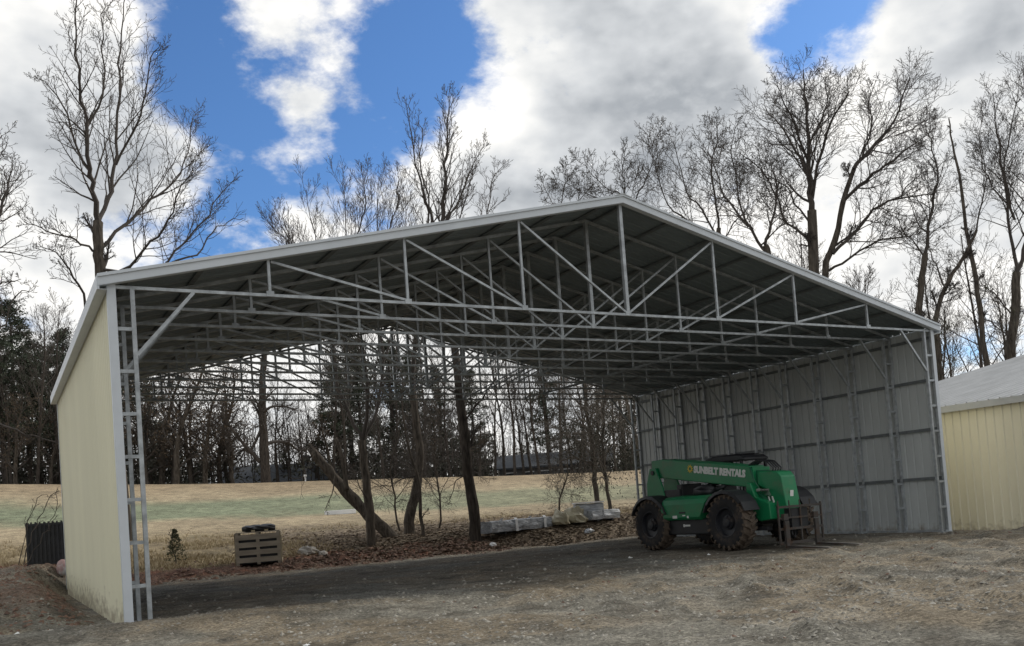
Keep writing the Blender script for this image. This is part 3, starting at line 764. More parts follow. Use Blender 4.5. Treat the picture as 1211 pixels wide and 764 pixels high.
crumple('plastic_film',697,634,33.0,.34,.16,.09,M['wrap'],'torn white plastic film on the leaves in front of the short wrapped stack','plastic film',4.1)
crumple('plastic_film',583,646,30.2,.14,.09,.08,M['whitewrap'],'small white plastic scrap at the foot of the long bundle','plastic scrap',5.1)
crumple('rock',364,652,29.5,.33,.22,.17,M['rock'],'pale rock on the clay berm right of the wooden crate','rock',6.2)
crumple('rock',382,653,29.3,.16,.13,.10,M['rock'],'small dark edged rock beside the pale rock','rock',7.2)
for (u,v,D,s_,lb) in ((20,761,13.6,.09,'white stone in the bottom left corner of the yard'),(362,763,10.6,.035,'small white stone near the bottom edge of the yard'),(745,660,17.5,.06,'small white stone in front of the rear wheel of the telehandler'),(838,655,17,.05,'white pebble in front of the front wheel of the telehandler')):
    d=ray(u,v); t_=-CZ/d.z; x,y=CX+d.x*t_,CY+d.y*t_
    mb=MB(); rnd=random.Random(u); stone(mb,(0,0,0),s_); stone(mb,(s_*.8,0,0),s_*.7)
    o=mb.build('white_stone',M['decal']); o.location=(x,y,gz(x,y)); tag(o,lb,'stone')
# white board lying on the green
P=atD(384,610,49); Q=atD(421,607,49)
mb=MB(); L=math.hypot(Q.x-P.x,Q.y-P.y); mb.box((0,0,.10),(L,.2,.24)); mb.box((0,.13,.16),(L*.98,.07,.05))
o=mb.build('white_board',M['whitewrap'],bevel=.02); c=(P+Q)/2; place(o,c.x,c.y); o.rotation_euler=(0,0,math.atan2(Q.y-P.y,Q.x-P.x)); tag(o,'long white board lying on the green strip of the field','board')
P=atD(361,567,78); mb=MB(); mb.box((0,0,.25),(.12,.12,.5)); mb.box((0,0,.55),(.26,.2,.16)); o=mb.build('white_marker',M['whitewrap'],bevel=.03); place(o,P.x,P.y); tag(o,'small white marker post on the crest of the field','marker post')
# ------------------------------------------------------------------ trees
def rvec(rd): 
    while True:
        v=Vector((rd.uniform(-1,1),rd.uniform(-1,1),rd.uniform(-1,1)))
        if .01<v.length<1: return v.normalized()
def rot_about(v,ax,ang): return Matrix.Rotation(ang,3,ax)@v
class Tree:
    """cfg: nch children per level, ratio length ratio, ang branching angle, up tropism"""
    def __init__(s,seed,rmin=.006,nch=(7,6,4,3),ratio=(.55,.5,.5,.5),ang=(38,42,45,45),up=.06,wob=.16,first=.25,depth=4,sides=(7,5,4,3,3),curl=1.0,flat=None):
        s.rd=random.Random(seed); s.tr=MB(); s.cr=MB(); s.tr.bark=True; s.cr.bark=True; s.rmin=rmin; s.rk=1.0; s.nch=nch; s.ratio=ratio; s.ang=ang; s.up=up; s.wob=wob; s.first=first; s.depth=depth; s.sides=sides; s.tips=[]; s.flat=flat
    def path(s,pts,rads,lvl,base=None,first=None,nch=None,lenk=1.0,mesh=None):
        """a limb given by points; spawns children"""
        mb=mesh or (s.tr if lvl==0 else s.cr)
        mb.tube(pts,rads,s.sides[min(lvl,len(s.sides)-1)],cap=False)
        if lvl>=s.depth: s.tips.append(pts[-1]); return
        rd=s.rd; n=nch if nch is not None else s.nch[min(lvl,len(s.nch)-1)]
        seg=[(pts[i+1]-pts[i]).length for i in range(len(pts)-1)]; L=sum(seg)
        f=first if first is not None else s.first
        phi=rd.random()*6.28
        for c in range(n):
            t=f+(1-f)*(c+rd.random()*.9)/n; t=min(t,.985)
            d=t*L; i=0
            while i<len(seg)-1 and d>seg[i]: d-=seg[i]; i+=1
            q=d/max(seg[i],1e-6); p=pts[i].lerp(pts[i+1],min(q,1)); r=rads[i]*(1-q)+rads[i+1]*q
            ax=(pts[i+1]-pts[i]).normalized(); phi+=2.4+rd.uniform(-.5,.5)
            o=ax.orthogonal().normalized(); o=rot_about(o,ax,phi)
            a=R(s.ang[min(lvl,len(s.ang)-1)])*rd.uniform(.7,1.25)
            dr=(ax*math.cos(a)+o*math.sin(a)).normalized()
            if s.flat: dr=Vector(dr)-s.flat*(dr.dot(s.flat)*.35); dr.normalize()
            Lc=(s.base_len if lvl==0 and hasattr(s,'base_len') else L)*s.ratio[min(lvl,len(s.ratio)-1)]*(1.15-.75*t)*rd.uniform(.65,1.25)*lenk
            s.grow(p,dr,Lc,max(r*(.52 if lvl<2 else .6)*rd.uniform(.7,1),s.rmin),lvl+1)
    def grow(s,p,d,L,r,lvl):
        rd=s.rd; n=(8,7,6,4,3)[min(lvl,4)]
        pts=[p]; rads=[r]; st=L/n; d=d.normalized(); r1=max(r*.22,s.rmin*.7)
        for i in range(n):
            d=(d+rvec(rd)*s.wob*(1+.3*lvl)+Vector((0,0,s.up))).normalized()
            pts.append(pts[-1]+d*st); rads.append(r+(r1-r)*(i+1)/n)
        s.path(pts,rads,lvl)
def leaf_blob(mb,p,rad,n,size,rd,flat=1.0):
    for i in range(n):
        c=p+Vector((rd.gauss(0,.45),rd.gauss(0,.45),rd.gauss(0,.45)*flat))*rad
        a=rvec(rd)*size*rd.uniform(.5,1.2); b2=a.cross(rvec(rd)).normalized()*size*rd.uniform(.3,.8)
        mb.add([c-a,c+b2,c+a*.9],[(0,1,2)])
def finish(T,label,group=None,bark='bark',tw='twig',leaves=None,leafmat=None,base=None,name='bare_tree',cat='tree',leafname='leaves'):
    b=base or Vector((0,0,0))
    root=empty(name,b)
    tag(root,label,cat,group)
    for mb,nm,m in ((T.tr,'trunk',M[bark]),(T.cr,'crown',M[tw])):
        if not mb.v: continue
        o=mb.build(nm,m,root,smooth=True); o.location=-b
    if leaves: 
        o=leaves.build(leafname,M[leafmat],root); o.location=-b
    return root
def poly(T,pl,D,rads,sub=3,dz=0,wob=.06):
    """pixel polyline -> smooth world polyline at distance D (list = per point)"""
    P=[]
    for i,(u,v) in enumerate(pl):
        d=D[i] if hasattr(D,'__len__') else D
        P.append(atD(u,v,d))
    out=[];ro=[]
    n=len(P)
    for i in range(n-1):
        p0=P[max(i-1,0)];p1=P[i];p2=P[i+1];p3=P[min(i+2,n-1)]
        for k in range(sub):
            t=k/sub
            q=.5*((2*p1)+(-p0+p2)*t+(2*p0-5*p1+4*p2-p3)*t*t+(-p0+3*p1-3*p2+p3)*t**3)
            if 0<i+k: q=q+rvec(T.rd)*wob
            out.append(q); f=(i+t)/(n-1); ro.append(rads[0]+(rads[1]-rads[0])*f)
    out.append(P[-1]); ro.append(rads[1]); return out,ro
def traced(seed,label,limbs,D,base=None,group=None,bark='bark',tw='twig',name='bare_tree',spread=None,rk=.85,**kw):
    """limbs: (pixels, r0, r1, level, children, first, lenk, depth drift)"""
    T=Tree(seed,**kw); T.nch=tuple(int(round(q*1.45)) for q in T.nch[:3])+tuple(T.nch[3:])
    for L in limbs:
        pl,r0,r1,lvl,nch,first,lenk,dr=(list(L)+[0]*8)[:8]
        Ds=[D+dr*i/(len(pl)-1) for i in range(len(pl))]
        rs=rk if lvl==0 else rk*.8
        pts,ro=poly(T,pl,Ds,(r0*rs,max(r1*rs,.008)),wob=.03 if lvl==0 else .06)
        if lvl and nch: nch=int(nch*1.7); lenk=(lenk or 1)*1.3
        T.path(pts,ro,lvl,first=first or .2,nch=nch,lenk=lenk or 1.0,mesh=T.tr if lvl==0 else T.cr)
    b=atD(limbs[0][0][0][0],limbs[0][0][0][1],D)
    return finish(T,label,group,bark,tw,base=b,name=name),T
LIMB=.5
# tall tree behind the left wall
traced(11,'tall bare tree with upswept fork rising behind the tan left wall',[
 ([(150,640),(135,500),(124,400),(119,325),(116,293),(116,262)],.24,.17,0,3,.6,.35,0),
 ([(116,262),(110,225),(106,199),(102,152),(97,120),(92,80),(88,35),(92,-20)],.13,.02,1,15,.06,.40,-2),
 ([(116,262),(127,236),(136,200),(140,150),(141,94),(143,40),(150,-10)],.11,.02,1,14,.06,.42,2.5),
 ([(117,296),(150,262),(178,238),(205,215),(222,180),(228,140)],.09,.015,1,14,.15,.55,3),
 ([(118,318),(152,316),(180,285),(200,262),(215,220),(232,190)],.08,.012,1,12,.2,.5,-3),
 ([(152,318),(192,318),(214,288),(240,262),(258,235),(275,215)],.07,.012,1,12,.2,.45,1),
 ([(200,312),(232,300),(250,275),(270,262),(288,258)],.05,.01,2,7,.2,.5,2),
 ([(117,300),(95,287),(75,280),(50,270),(28,262)],.06,.012,1,9,.2,.5,-2),
 ([(108,210),(92,180),(78,136),(60,105),(40,90)],.07,.012,1,10,.15,.5,1),
 ([(104,165),(84,150),(62,140)],.05,.012,2,6,.2,.6,-1),
 ([(100,375),(97,346),(82,318),(66,298),(45,288)],.07,.012,1,9,.3,.5,-2),
 ([(103,150),(120,110),(122,70),(120,30),(124,0)],.06,.012,1,11,.1,.42,0),
 ([(137,195),(160,150),(172,110),(180,70),(190,50)],.06,.012,1,11,.1,.5,-2),
 ],30,rmin=.0065,nch=(8,7,5,3),ratio=(.5,.52,.5,.5),ang=(36,38,42,45),up=.10,wob=.13,depth=4)
# left edge
traced(12,'bare tree cut by the left edge of the photo reaching over the slatted crate',[
 ([(-60,650),(-55,500),(-50,380),(-50,250)],.26,.15,0,3,.5,.4,0),
 ([(-50,330),(-30,300),(-8,262),(8,225),(14,190)],.12,.015,1,14,.1,.6,1),
 ([(-50,280),(-30,240),(-12,200),(2,160)],.10,.015,1,12,.1,.6,-1),
 ([(-50,380),(-20,350),(5,335),(25,330)],.07,.012,1,9,.2,.5,1),
 ([(-55,495),(-20,496),(10,505),(40,516),(72,526)],.06,.018,1,6,.3,.35,-1),
 ([(-54,440),(-20,400),(5,385),(20,350),(35,345)],.06,.012,1,9,.2,.5,1),
 ],27,rmin=.006,nch=(8,7,5,3),ratio=(.5,.5,.5,.5),up=.07,wob=.17)
# trees right behind the shed, crowns over the roof
traced(21,'slender bare tree behind the pad whose fan of fine twigs shows over the left roof',[
 ([(442,657),(436,600),(431,550),(428,521)],.19,.155,0,2,.5,.25,0),
 ([(428,521),(416,492),(400,455),(392,400),(384,340),(372,280),(362,225)],.10,.012,1,16,.1,.42,1),
 ([(429,520),(434,480),(430,430),(420,370),(412,300),(404,215)],.12,.012,1,18,.1,.42,-1),
 ([(430,520),(447,485),(452,430),(448,370),(444,300),(448,210)],.11,.012,1,18,.1,.42,2),
 ([(392,400),(365,350),(345,300),(330,255)],.06,.01,1,16,.1,.6,0),
 ([(452,430),(470,370),(478,310),(482,240)],.06,.01,1,16,.1,.6,0),
 ([(384,340),(360,310),(338,285),(318,262)],.05,.01,1,12,.1,.7,1),
 ([(412,300),(425,270),(432,235),(430,200)],.05,.01,1,12,.1,.6,-1),
 ([(448,300),(462,270),(470,235),(470,205)],.05,.01,1,12,.1,.6,1),
 ([(436,600),(420,560),(405,545)],.03,.01,2,5,.3,.5,-1),
 ],30.5,rmin=.0055,nch=(8,8,6,3),ratio=(.5,.5,.5,.5),ang=(26,30,36,40),up=.16,wob=.10,depth=4)
traced(22,'curved bare tree leaning right behind the pad with one stem over the roof',[
 ([(486,640),(484,625),(487,600),(494,570),(497,540),(492,500),(488,460)],.26,.13,0,4,.3,.2,0),
 ([(488,460),(492,400),(503,330),(511,262),(500,228),(488,179),(480,118)],.14,.015,1,22,.1,.26,-1),
 ([(508,280),(506,230),(497,190),(498,160),(495,140)],.06,.012,1,12,.1,.36,1),
 ([(491,490),(478,455),(470,420),(462,380)],.07,.012,1,7,.2,.4,1),
 ([(495,560),(475,566),(455,575),(440,570)],.035,.008,2,7,.2,.5,-1),
 ],33,rmin=.006,nch=(8,6,4,3),ratio=(.45,.5,.5,.5),ang=(32,34,40,42),up=.13,wob=.12)
traced(24,'thin bare sapling close to the curved tree behind the pad',[
 ([(502,648),(498,610),(495,570),(486,540),(478,500),(474,460)],.085,.03,0,12,.15,.28,0)],32,rmin=.006,nch=(8,5,3),ratio=(.35,.5,.5),depth=3)
traced(23,'thick dark trunked bare tree left of the wrapped bundle, top rising over the roof',[
 ([(564,642),(560,600),(554,560),(548,500),(542,440),(533,370),(524,290)],.25,.13,0,7,.2,.22,0),
 ([(524,290),(525,250),(526,209),(528,166),(531,110)],.13,.015,1,24,.05,.42,-1),
 ([(526,270),(540,240),(556,205),(574,170)],.07,.012,1,14,.1,.5,1),
 ([(524,295),(540,270),(552,235),(560,200)],.05,.012,1,10,.1,.5,-1),
 ([(578,300),(577,249),(584,212),(596,195)],.045,.01,1,11,.1,.4,2),
 ([(545,470),(520,450),(500,410),(480,400)],.06,.012,1,8,.2,.4,1),
 ([(547,500),(570,470),(590,440),(600,400)],.06,.012,1,8,.2,.4,-1),
 ([(553,560),(541,568),(535,585),(530,597)],.03,.01,2,4,.4,.4,0),
 ],31,rmin=.0065,nch=(8,6,4,3),ratio=(.45,.5,.5,.5),ang=(30,34,40,42),up=.14,wob=.12,bark='bark2')
# fine drooping tangle between the trunks
def tangle(seed,pl,D,label):
    T=Tree(seed,rmin=.0045,nch=(22,9,7,3),ratio=(.55,.6,.55,.5),ang=(60,50,50,50),up=-.05,wob=.2,first=.2,depth=4)
    pts,ro=poly(T,pl,[D]*len(pl),(.045,.012)); T.path(pts,ro,0,nch=20,first=.2)
    finish(T,label,base=atD(pl[0][0],pl[0][1],D),name='bare_shrub')
tangle(81,[(474,640),(468,600),(462,560),(470,520),(482,480)],34,'tangled bare shrub with drooping twigs left of the curved tree')
tangle(82,[(520,636),(522,600),(516,560),(520,520),(512,470)],34.5,'tangled bare shrub with drooping twigs between the curved tree and the dark trunk')
tangle(83,[(660,612),(664,580),(672,550),(665,520)],38,'fine twigged bare shrub behind the tan plastic sheeting')
# leaning broken log
T=Tree(31,rmin=.01)
pts,ro=poly(T,[(470,642),(452,624),(430,603),(408,580),(388,556),(370,534)],[32]*6,(.23,.15),sub=4,wob=.02)
ro=[r*(1+.12*T.rd.uniform(-1,1)) for r in ro]; T.tr.tube(pts,ro,12,cap=True)
e=pts[-1]; ax=(pts[-1]-pts[-4]).normalized()
for k in range(9):
    a=k*.7; o=rot_about(ax.orthogonal().normalized(),ax,a)
    T.tr.tube([e+o*.10-ax*.12,e+o*.09+ax*(.10+.22*T.rd.random())],[.06,.008],4)
pts,ro=poly(T,[(410,580),(408,560),(403,535),(397,518)],[31.6]*4,(.10,.05),sub=3,wob=.01); T.tr.tube(pts,ro,7)
pts,ro=poly(T,[(397,561),(392,585),(384,603)],[31.5]*3,(.03,.008),sub=3,wob=.02); T.path(pts,ro,2,nch=4)
pts,ro=poly(T,[(372,537),(360,560),(355,590)],[31.8]*3,(.012,.006),sub=3,wob=.03); T.path(pts,ro,3,nch=3)
finish(T,'broken leaning tree trunk with a jagged snapped top behind the pad','',bark='bark',tw='twig2',base=atD(470,642,32),name='leaning_trunk')
# slim pair with drooping dark foliage
def weeping(u0,v0,pl,D,r,label,seed,cen,spanx,spany,n):
    T=Tree(seed,rmin=.006,up=-.12,wob=.14,ratio=(.45,.6,.5,.5),nch=(20,8,6,3),depth=4)
    pts,ro=poly(T,pl,[D]*len(pl),(r,r*.45)); T.path(pts,ro,0,nch=26,first=.25)
    rd=random.Random(seed); lf=MB()
    for i in range(n):
        c=atD(cen[0]+rd.gauss(0,.42)*spanx,cen[1]+rd.gauss(0,.42)*spany,D+rd.gauss(0,1.2))
        # hanging sprays
        L=rd.uniform(.4,1.1)
        for k in range(14):
            t=rd.random(); p=c+Vector((rd.gauss(0,.16),rd.gauss(0,.16),-L*t)); s_=.03+.045*rd.random()
            a=Vector((rd.gauss(0,.5),rd.gauss(0,.5),-1))*s_; b2=rvec(rd)*s_*.5
            lf.add([p,p+a+b2,p+a*1.6-b2],[(0,1,2)])
    return finish(T,label,tw='twig2',leaves=lf,leafmat='cedar',base=atD(pl[0][0],pl[0][1],D),name='drooping_cedar',leafname='foliage')
weeping(0,0,[(707,614),(704,580),(701,545),(696,500),(690,450),(684,420)],36,.115,'slim trunked tree with drooping thin foliage, left of its pair near the right wall',41,(684,508),66,54,150)
weeping(0,0,[(723,618),(719,590),(714,560),(712,520),(716,470),(720,440)],35,.08,'slimmer dark trunked tree with drooping thin foliage, right of its pair near the right wall',42,(732,512),44,50,110)
# right side trees over the roof
DR=38
traced(51,'large spreading bare oak with twin trunks over the right roof slope',[
 ([(1010,640),(990,500),(972,400),(963,330),(960,249)],.34,.24,0,2,.6,.3,0),
 ([(960,249),(958,215),(957,176),(955,140),(951,100),(950,82)],.20,.02,1,14,.05,.5,0),
 ([(960,225),(948,190),(931,160),(915,140),(900,122)],.12,.015,1,12,.1,.5,3),
 ([(957,190),(940,150),(925,115),(915,98)],.08,.012,1,10,.1,.5,-2),
 ([(961,235),(972,175),(985,140),(1000,118),(1002,95)],.11,.015,1,12,.1,.5,-3),
 ([(1000,600),(992,450),(975,330),(988,285),(997,240),(1010,200)],.22,.11,0,2,.7,.3,1),
 ([(1010,200),(1030,175),(1046,160),(1058,140),(1072,105),(1076,90)],.14,.015,1,15,.05,.55,2),
 ([(1000,235),(1025,212),(1050,195),(1072,175),(1095,160)],.12,.015,1,13,.1,.5,-2),
 ([(985,300),(1010,275),(1032,250),(1060,235),(1092,232),(1115,225)],.12,.015,1,13,.1,.5,1),
 ([(980,320),(1005,305),(1040,285),(1075,280),(1100,262)],.09,.012,1,12,.2,.45,-3),
 ([(962,290),(945,275),(930,262),(915,225),(888,190),(870,180)],.10,.015,1,13,.15,.5,-1),
 ([(961,270),(940,240),(930,220),(900,205),(880,206)],.07,.012,1,10,.15,.5,2),
 ([(958,170),(975,130),(978,105),(975,85)],.06,.012,1,9,.1,.5,1),
 ([(1020,185),(1030,150),(1028,120),(1036,95)],.07,.012,1,9,.1,.5,-1),
 ([(1060,160),(1085,150),(1100,130)],.05,.012,1,8,.1,.5,1),
 ([(1060,236),(1080,215),(1105,195)],.05,.012,1,8,.1,.5,1),
 ],DR,rmin=.0075,nch=(9,9,7,3),ratio=(.5,.68,.58,.5),ang=(42,42,45,48),up=.05,wob=.15,rk=.8)
traced(52,'crooked bare tree left of the large oak over the right roof slope',[
 ([(960,640),(930,450),(912,320),(905,290)],.22,.16,0,2,.7,.3,0),
 ([(905,290),(912,265),(918,235),(914,200),(903,170)],.12,.015,1,12,.1,.5,1),
 ([(908,300),(890,275),(878,255),(872,225),(866,180),(868,150)],.11,.015,1,14,.1,.5,-1),
 ([(885,268),(862,240),(850,212),(838,180),(842,150)],.09,.015,1,13,.1,.5,2),
 ([(900,290),(925,268),(945,262)],.06,.012,1,8,.2,.5,-2),
 ],36,rmin=.0075,nch=(9,9,6,3),ratio=(.5,.56,.55,.5),ang=(42,45,46,48),up=.05,wob=.15,rk=.7)
traced(53,'dense twiggy bare tree just right of the roof peak',[
 ([(880,640),(860,420),(852,300),(850,270)],.20,.14,0,2,.7,.3,0),
 ([(850,270),(846,230),(842,195),(848,160),(842,140)],.10,.012,1,14,.1,.45,0),
 ([(850,285),(830,250),(812,225),(802,190),(796,160)],.09,.012,1,14,.1,.5,1),
 ([(845,280),(815,262),(790,240),(776,200),(768,160)],.09,.012,1,15,.1,.5,-1),
 ([(853,290),(868,265),(885,240),(880,205)],.07,.012,1,11,.1,.5,2),
 ],40,rmin=.008,nch=(9,8,6,3),ratio=(.5,.56,.55,.5),ang=(38,42,45,45),up=.07,wob=.15,rk=.7)
traced(54,'bare tree with a low rounded crown behind the roof peak',[
 ([(812,645),(768,380),(748,290),(745,262)],.18,.13,0,2,.7,.3,0),
 ([(745,262),(752,235),(765,210),(775,175),(782,148)],.08,.012,1,13,.1,.5,0),
 ([(745,262),(735,230),(720,225),(700,205),(680,185)],.08,.012,1,14,.1,.45,1),
 ([(740,245),(738,215),(735,190),(742,170)],.06,.012,1,10,.1,.5,-1),
 ([(725,240),(700,232),(680,222),(655,208)],.06,.012,1,11,.1,.4,2),
 ],44,rmin=.009,nch=(9,8,6,3),ratio=(.5,.56,.55,.5),ang=(42,44,46,48),up=.06,wob=.15,rk=.7)
traced(55,'small bare tree whose crown tips show left of the roof peak',[
 ([(785,645),(720,400),(672,280),(662,245)],.13,.09,0,2,.7,.3,0),
 ([(662,245),(668,215),(672,190)],.05,.012,1,9,.1,.6,0),
 ([(662,250),(648,232),(640,212)],.05,.012,1,9,.1,.6,1),
 ([(665,250),(690,232),(705,215)],.05,.012,1,8,.1,.6,1),
 ],44,rmin=.009,nch=(9,8,6,3),ratio=(.5,.56,.55,.5),ang=(42,44,46,48),up=.06,wob=.15,rk=.7)
traced(56,'forked bare tree with a steep V of trunks above the right eave',[
 ([(1125,620),(1098,460),(1086,380),(1090,330),(1094,300)],.22,.15,0,2,.7,.3,0),
 ([(1094,300),(1099,265),(1104,235),(1108,205),(1100,165),(1092,140)],.12,.015,1,16,.1,.45,0),
 ([(1120,560),(1108,400),(1106,378),(1118,340),(1128,322),(1142,300),(1155,272)],.17,.07,0,6,.6,.3,1),
 ([(1118,340),(1108,318),(1101,300),(1090,280)],.07,.015,1,8,.2,.5,2),
 ([(1155,272),(1162,240),(1165,200),(1160,160)],.06,.012,1,12,.1,.5,-1),
 ([(1094,305),(1078,285),(1062,262),(1050,250)],.06,.012,1,10,.1,.5,1),
 ([(1112,358),(1128,352),(1140,340)],.04,.012,1,6,.2,.5,1),
 ],42,rmin=.0075,nch=(9,8,7,3),ratio=(.5,.56,.55,.5),ang=(38,42,45,48),up=.07,wob=.15,rk=0.8)
traced(57,'tall straight thin bare trunk leaning left beside the neighbouring shed',[
 ([(1190,560),(1166,429),(1159,366),(1151,314),(1143,270),(1135,207),(1126,170),(1122,140)],.17,.03,0,18,.35,.16,0)],45,rmin=.007,nch=(16,6,4,3),ratio=(.2,.5,.5,.5),ang=(50,45,45),up=.06,wob=.15,rk=0.85)
traced(58,'large bare tree with dead leaf clumps at the right edge of the photo',[
 ([(1215,600),(1200,470),(1195,421),(1200,370),(1202,322)],.27,.20,0,2,.7,.3,0),
 ([(1202,322),(1197,293),(1190,240),(1184,190),(1178,140),(1175,110)],.12,.015,1,17,.1,.4,0),
 ([(1202,322),(1211,295),(1222,240),(1225,180),(1215,120),(1208,70)],.14,.015,1,18,.1,.4,2),
 ([(1200,260),(1188,207),(1196,150),(1205,100)],.08,.012,1,14,.1,.4,-2),
 ([(1199,380),(1180,350),(1165,340),(1152,322)],.06,.012,1,9,.2,.5,1),
 ([(1190,240),(1168,210),(1158,175),(1162,130)],.06,.012,1,12,.1,.5,2),
 ([(1197,400),(1185,392),(1170,380),(1160,376)],.05,.012,1,8,.2,.5,-1),
 ],46,rmin=.0075,nch=(9,8,7,3),ratio=(.5,.58,.55,.5),ang=(36,40,45,48),up=.09,wob=.15,rk=0.88)
# dead leaf clumps on low branches on the right
for (cu,cv,su,sv,D,n,lab,sd_) in ((1185,390,22,30,45,46,'young beech holding dark leaves behind the neighbouring shed roof',71),(1122,432,13,20,42,30,'small tree with dark clinging leaves between the two sheds',72)):
    T=Tree(sd_,rmin=.006,up=.05,wob=.2,ratio=(.42,.5,.5),nch=(16,5,3),depth=3)
    pts,ro=poly(T,[(cu+20,600),(cu+8,cv+60),(cu,cv),(cu-6,cv-sv-20)],[D]*4,(.08,.015)); T.path(pts,ro,0,nch=18,first=.45)
    lf=MB(); rd=random.Random(sd_)
    for tpt in T.tips[::3]:
        if rd.random()<.6: leaf_blob(lf,tpt,.14,5,.07,rd)
    finish(T,lab,leaves=lf,leafmat='olive',base=atD(cu+20,600,D))
# long bare shoots bending over the slatted crate
traced(61,'bent bare shoots of a thin bush arching over the black slatted crate',[
 ([(28,668),(36,640),(45,612),(58,592),(70,580)],.02,.006,1,6,.4,.3,0),
 ([(30,668),(48,640),(58,620),(66,595),(68,578)],.015,.005,1,5,.4,.3,.5),
 ([(22,668),(28,630),(38,606),(50,585)],.015,.005,1,5,.4,.3,-.5)],25.5,rmin=.004,nch=(5,4,2),depth=3,name='bare_bush')
# small evergreen sapling beyond the clay
T=Tree(62,rmin=.004,depth=2,nch=(16,5),ratio=(.35,.4),up=.05,ang=(65,50)); P=atD(208,655,29); P.z=gz(P.x,P.y)
T.grow(P,Vector((0,0,1)),1.0,.02,0)
lf=MB(); rd=random.Random(62)
for i in range(420):
    h=rd.random()**.8; rr=(1-h)*.36+.04; a=rd.random()*6.28; p=P+Vector((math.cos(a)*rr*rd.random()**.5,math.sin(a)*rr*rd.random()**.5,.1+h*.95)); leaf_blob(lf,p,.03,2,.05,rd)
finish(T,'small evergreen sapling growing in the dry grass left of the wooden crate',leaves=lf,leafmat='olive',base=P,name='evergreen_sapling',cat='sapling',leafname='foliage')
# big bare tree standing on the crest
traced(63,'broad bare tree on the field crest with long horizontal limbs',[
 ([(315,573),(313,540),(311,500),(310,470),(311,440),(314,410)],.5,.25,0,8,.3,.4,0),
 ([(311,500),(295,535),(285,520),(270,500),(255,480)],.2,.04,2,9,.4,.5,0),
 ([(308,545),(295,532),(280,515),(268,500),(262,485)],.3,.05,1,10,.3,.5,0),
 ([(312,530),(322,523),(340,524),(352,532),(362,531)],.28,.05,1,10,.3,.4,2),
 ([(310,490),(320,482),(338,481),(352,486)],.22,.04,1,9,.3,.45,-2),
 ([(310,500),(305,488),(300,478),(294,470)],.22,.04,1,9,.2,.5,1),
 ],77,rmin=.016,nch=(8,6,4),ratio=(.5,.5,.5),ang=(45,45,48),up=.02,wob=.2,depth=4,bark='bark2')
# ---- distant wood: individual trees beyond the crest, built once per kind and copied
def world_at(u,D):
    d=ray(u,600); h=math.hypot(d.x,d.y); x,y=CX+d.x/h*D,CY+d.y/h*D; return x,y,base_z(x,y)
def make_pine(seed,Ht,label,group):
    T=Tree(seed,rmin=.02); rd=T.rd
    T.tr.tube([Vector((0,0,0)),Vector((.1,.05,Ht*.4)),Vector((-.1,.1,Ht*.75)),Vector((0,0,Ht))],[.30,.24,.14,.03],7,cap=False)
    lf=MB(); z=Ht*.30
    while z<Ht:
        k=(z-Ht*.3)/(Ht*.7); L=(3.2*(1-k)**.7+.5)*rd.uniform(.5,1.2)
        a=rd.random()*6.28; d=Vector((math.cos(a),math.sin(a),rd.uniform(-.05,.5))).normalized()
        p=Vector((0,0,z)); pts=[p,p+d*L*.5+Vector((0,0,-.1)),p+d*L+Vector((0,0,.15))]
        T.cr.tube(pts,[.05,.035,.015],3,cap=False)
        for q in (.4,.6,.8,1.0,1.0):
            c=p+d*L*q+Vector((rd.gauss(0,.3),rd.gauss(0,.3),rd.gauss(.1,.2)))
            leaf_blob(lf,c,.55,26,.20,rd,.55)
        z+=rd.uniform(.08,.26)
    return finish(T,label,group,bark='bark2',leaves=lf,leafmat='pine',name='pine_tree',leafname='foliage')
def make_bare(seed,Ht,label,group,bark='bark2'):
    T=Tree(seed,rmin=.011,nch=(18,8,6),ratio=(.36,.55,.5),ang=(40,42,45),up=.10,wob=.10,first=.3,depth=3)
    T.grow(Vector((0,0,0)),Vector((0,0,1)),Ht,.15,0)
    return finish(T,label,group,bark=bark)
def make_leafy(seed,Ht,W_,label,group,lm,name='brown_leaved_tree'):
    T=Tree(seed,rmin=.016,nch=(18,6,4),ratio=(.42,.5,.5),ang=(50,45,45),up=.05,wob=.18,first=.12,depth=3)
    T.grow(Vector((0,0,0)),Vector((0,0,1)),Ht,.22,0)
    lf=MB(); rd=T.rd
    for tpt in T.tips: 
        if rd.random()<.75: leaf_blob(lf,tpt,.4,4,.13,rd)
    return finish(T,label,group,leaves=lf,leafmat=lm,name=name)
def put(proto,first,u,D,s_,rz,label=None,group=None,sink=.3):
    o=proto if first else copy_tree(proto)
    x,y,z=world_at(u,D); o.location=(x,y,z-sink); o.scale=(s_,s_,s_); o.rotation_euler=(0,0,rz)
    if label: o['label']=label
    if group: o['group']=group
    return o
GP='dark pines in the wood beyond the crest'; LP_='dark pine with ragged crown in the wood beyond the field crest'
pines=[make_pine(100+i,15+i*1.6,LP_,GP) for i in range(4)]
rd=random.Random(77); used=[0]*4
spots=[(-30,84,1.15),(-8,92,1.2),(8,84,1.05),(22,95,1.2),(38,86,1.1),(50,98,1.2),(66,88,1.05),(84,94,1.15),(100,88,1.1),(118,92,1.0),(140,96,1.1),(172,92,1.0),
 (184,98,1.1),(404,88,1.0),(420,94,1.25),(432,90,1.1),(470,92,1.15),(500,98,1.1),(528,94,1.0),(566,98,.95),
 (655,96,1.05),(742,90,1.1),(776,94,1.1)]
for i,(u,D,s_) in enumerate(spots):
    k=i%4; put(pines[k],used[k]==0,u,D,s_*rd.uniform(.66,.86),rd.random()*6.28); used[k]+=1
GB='bare trees in the wood beyond the crest'; LB_='thin bare tree among the trunks of the wood beyond the field crest'
bares=[make_bare(200+i,10+2*i,LB_,GB) for i in range(4)]; used=[0]*4
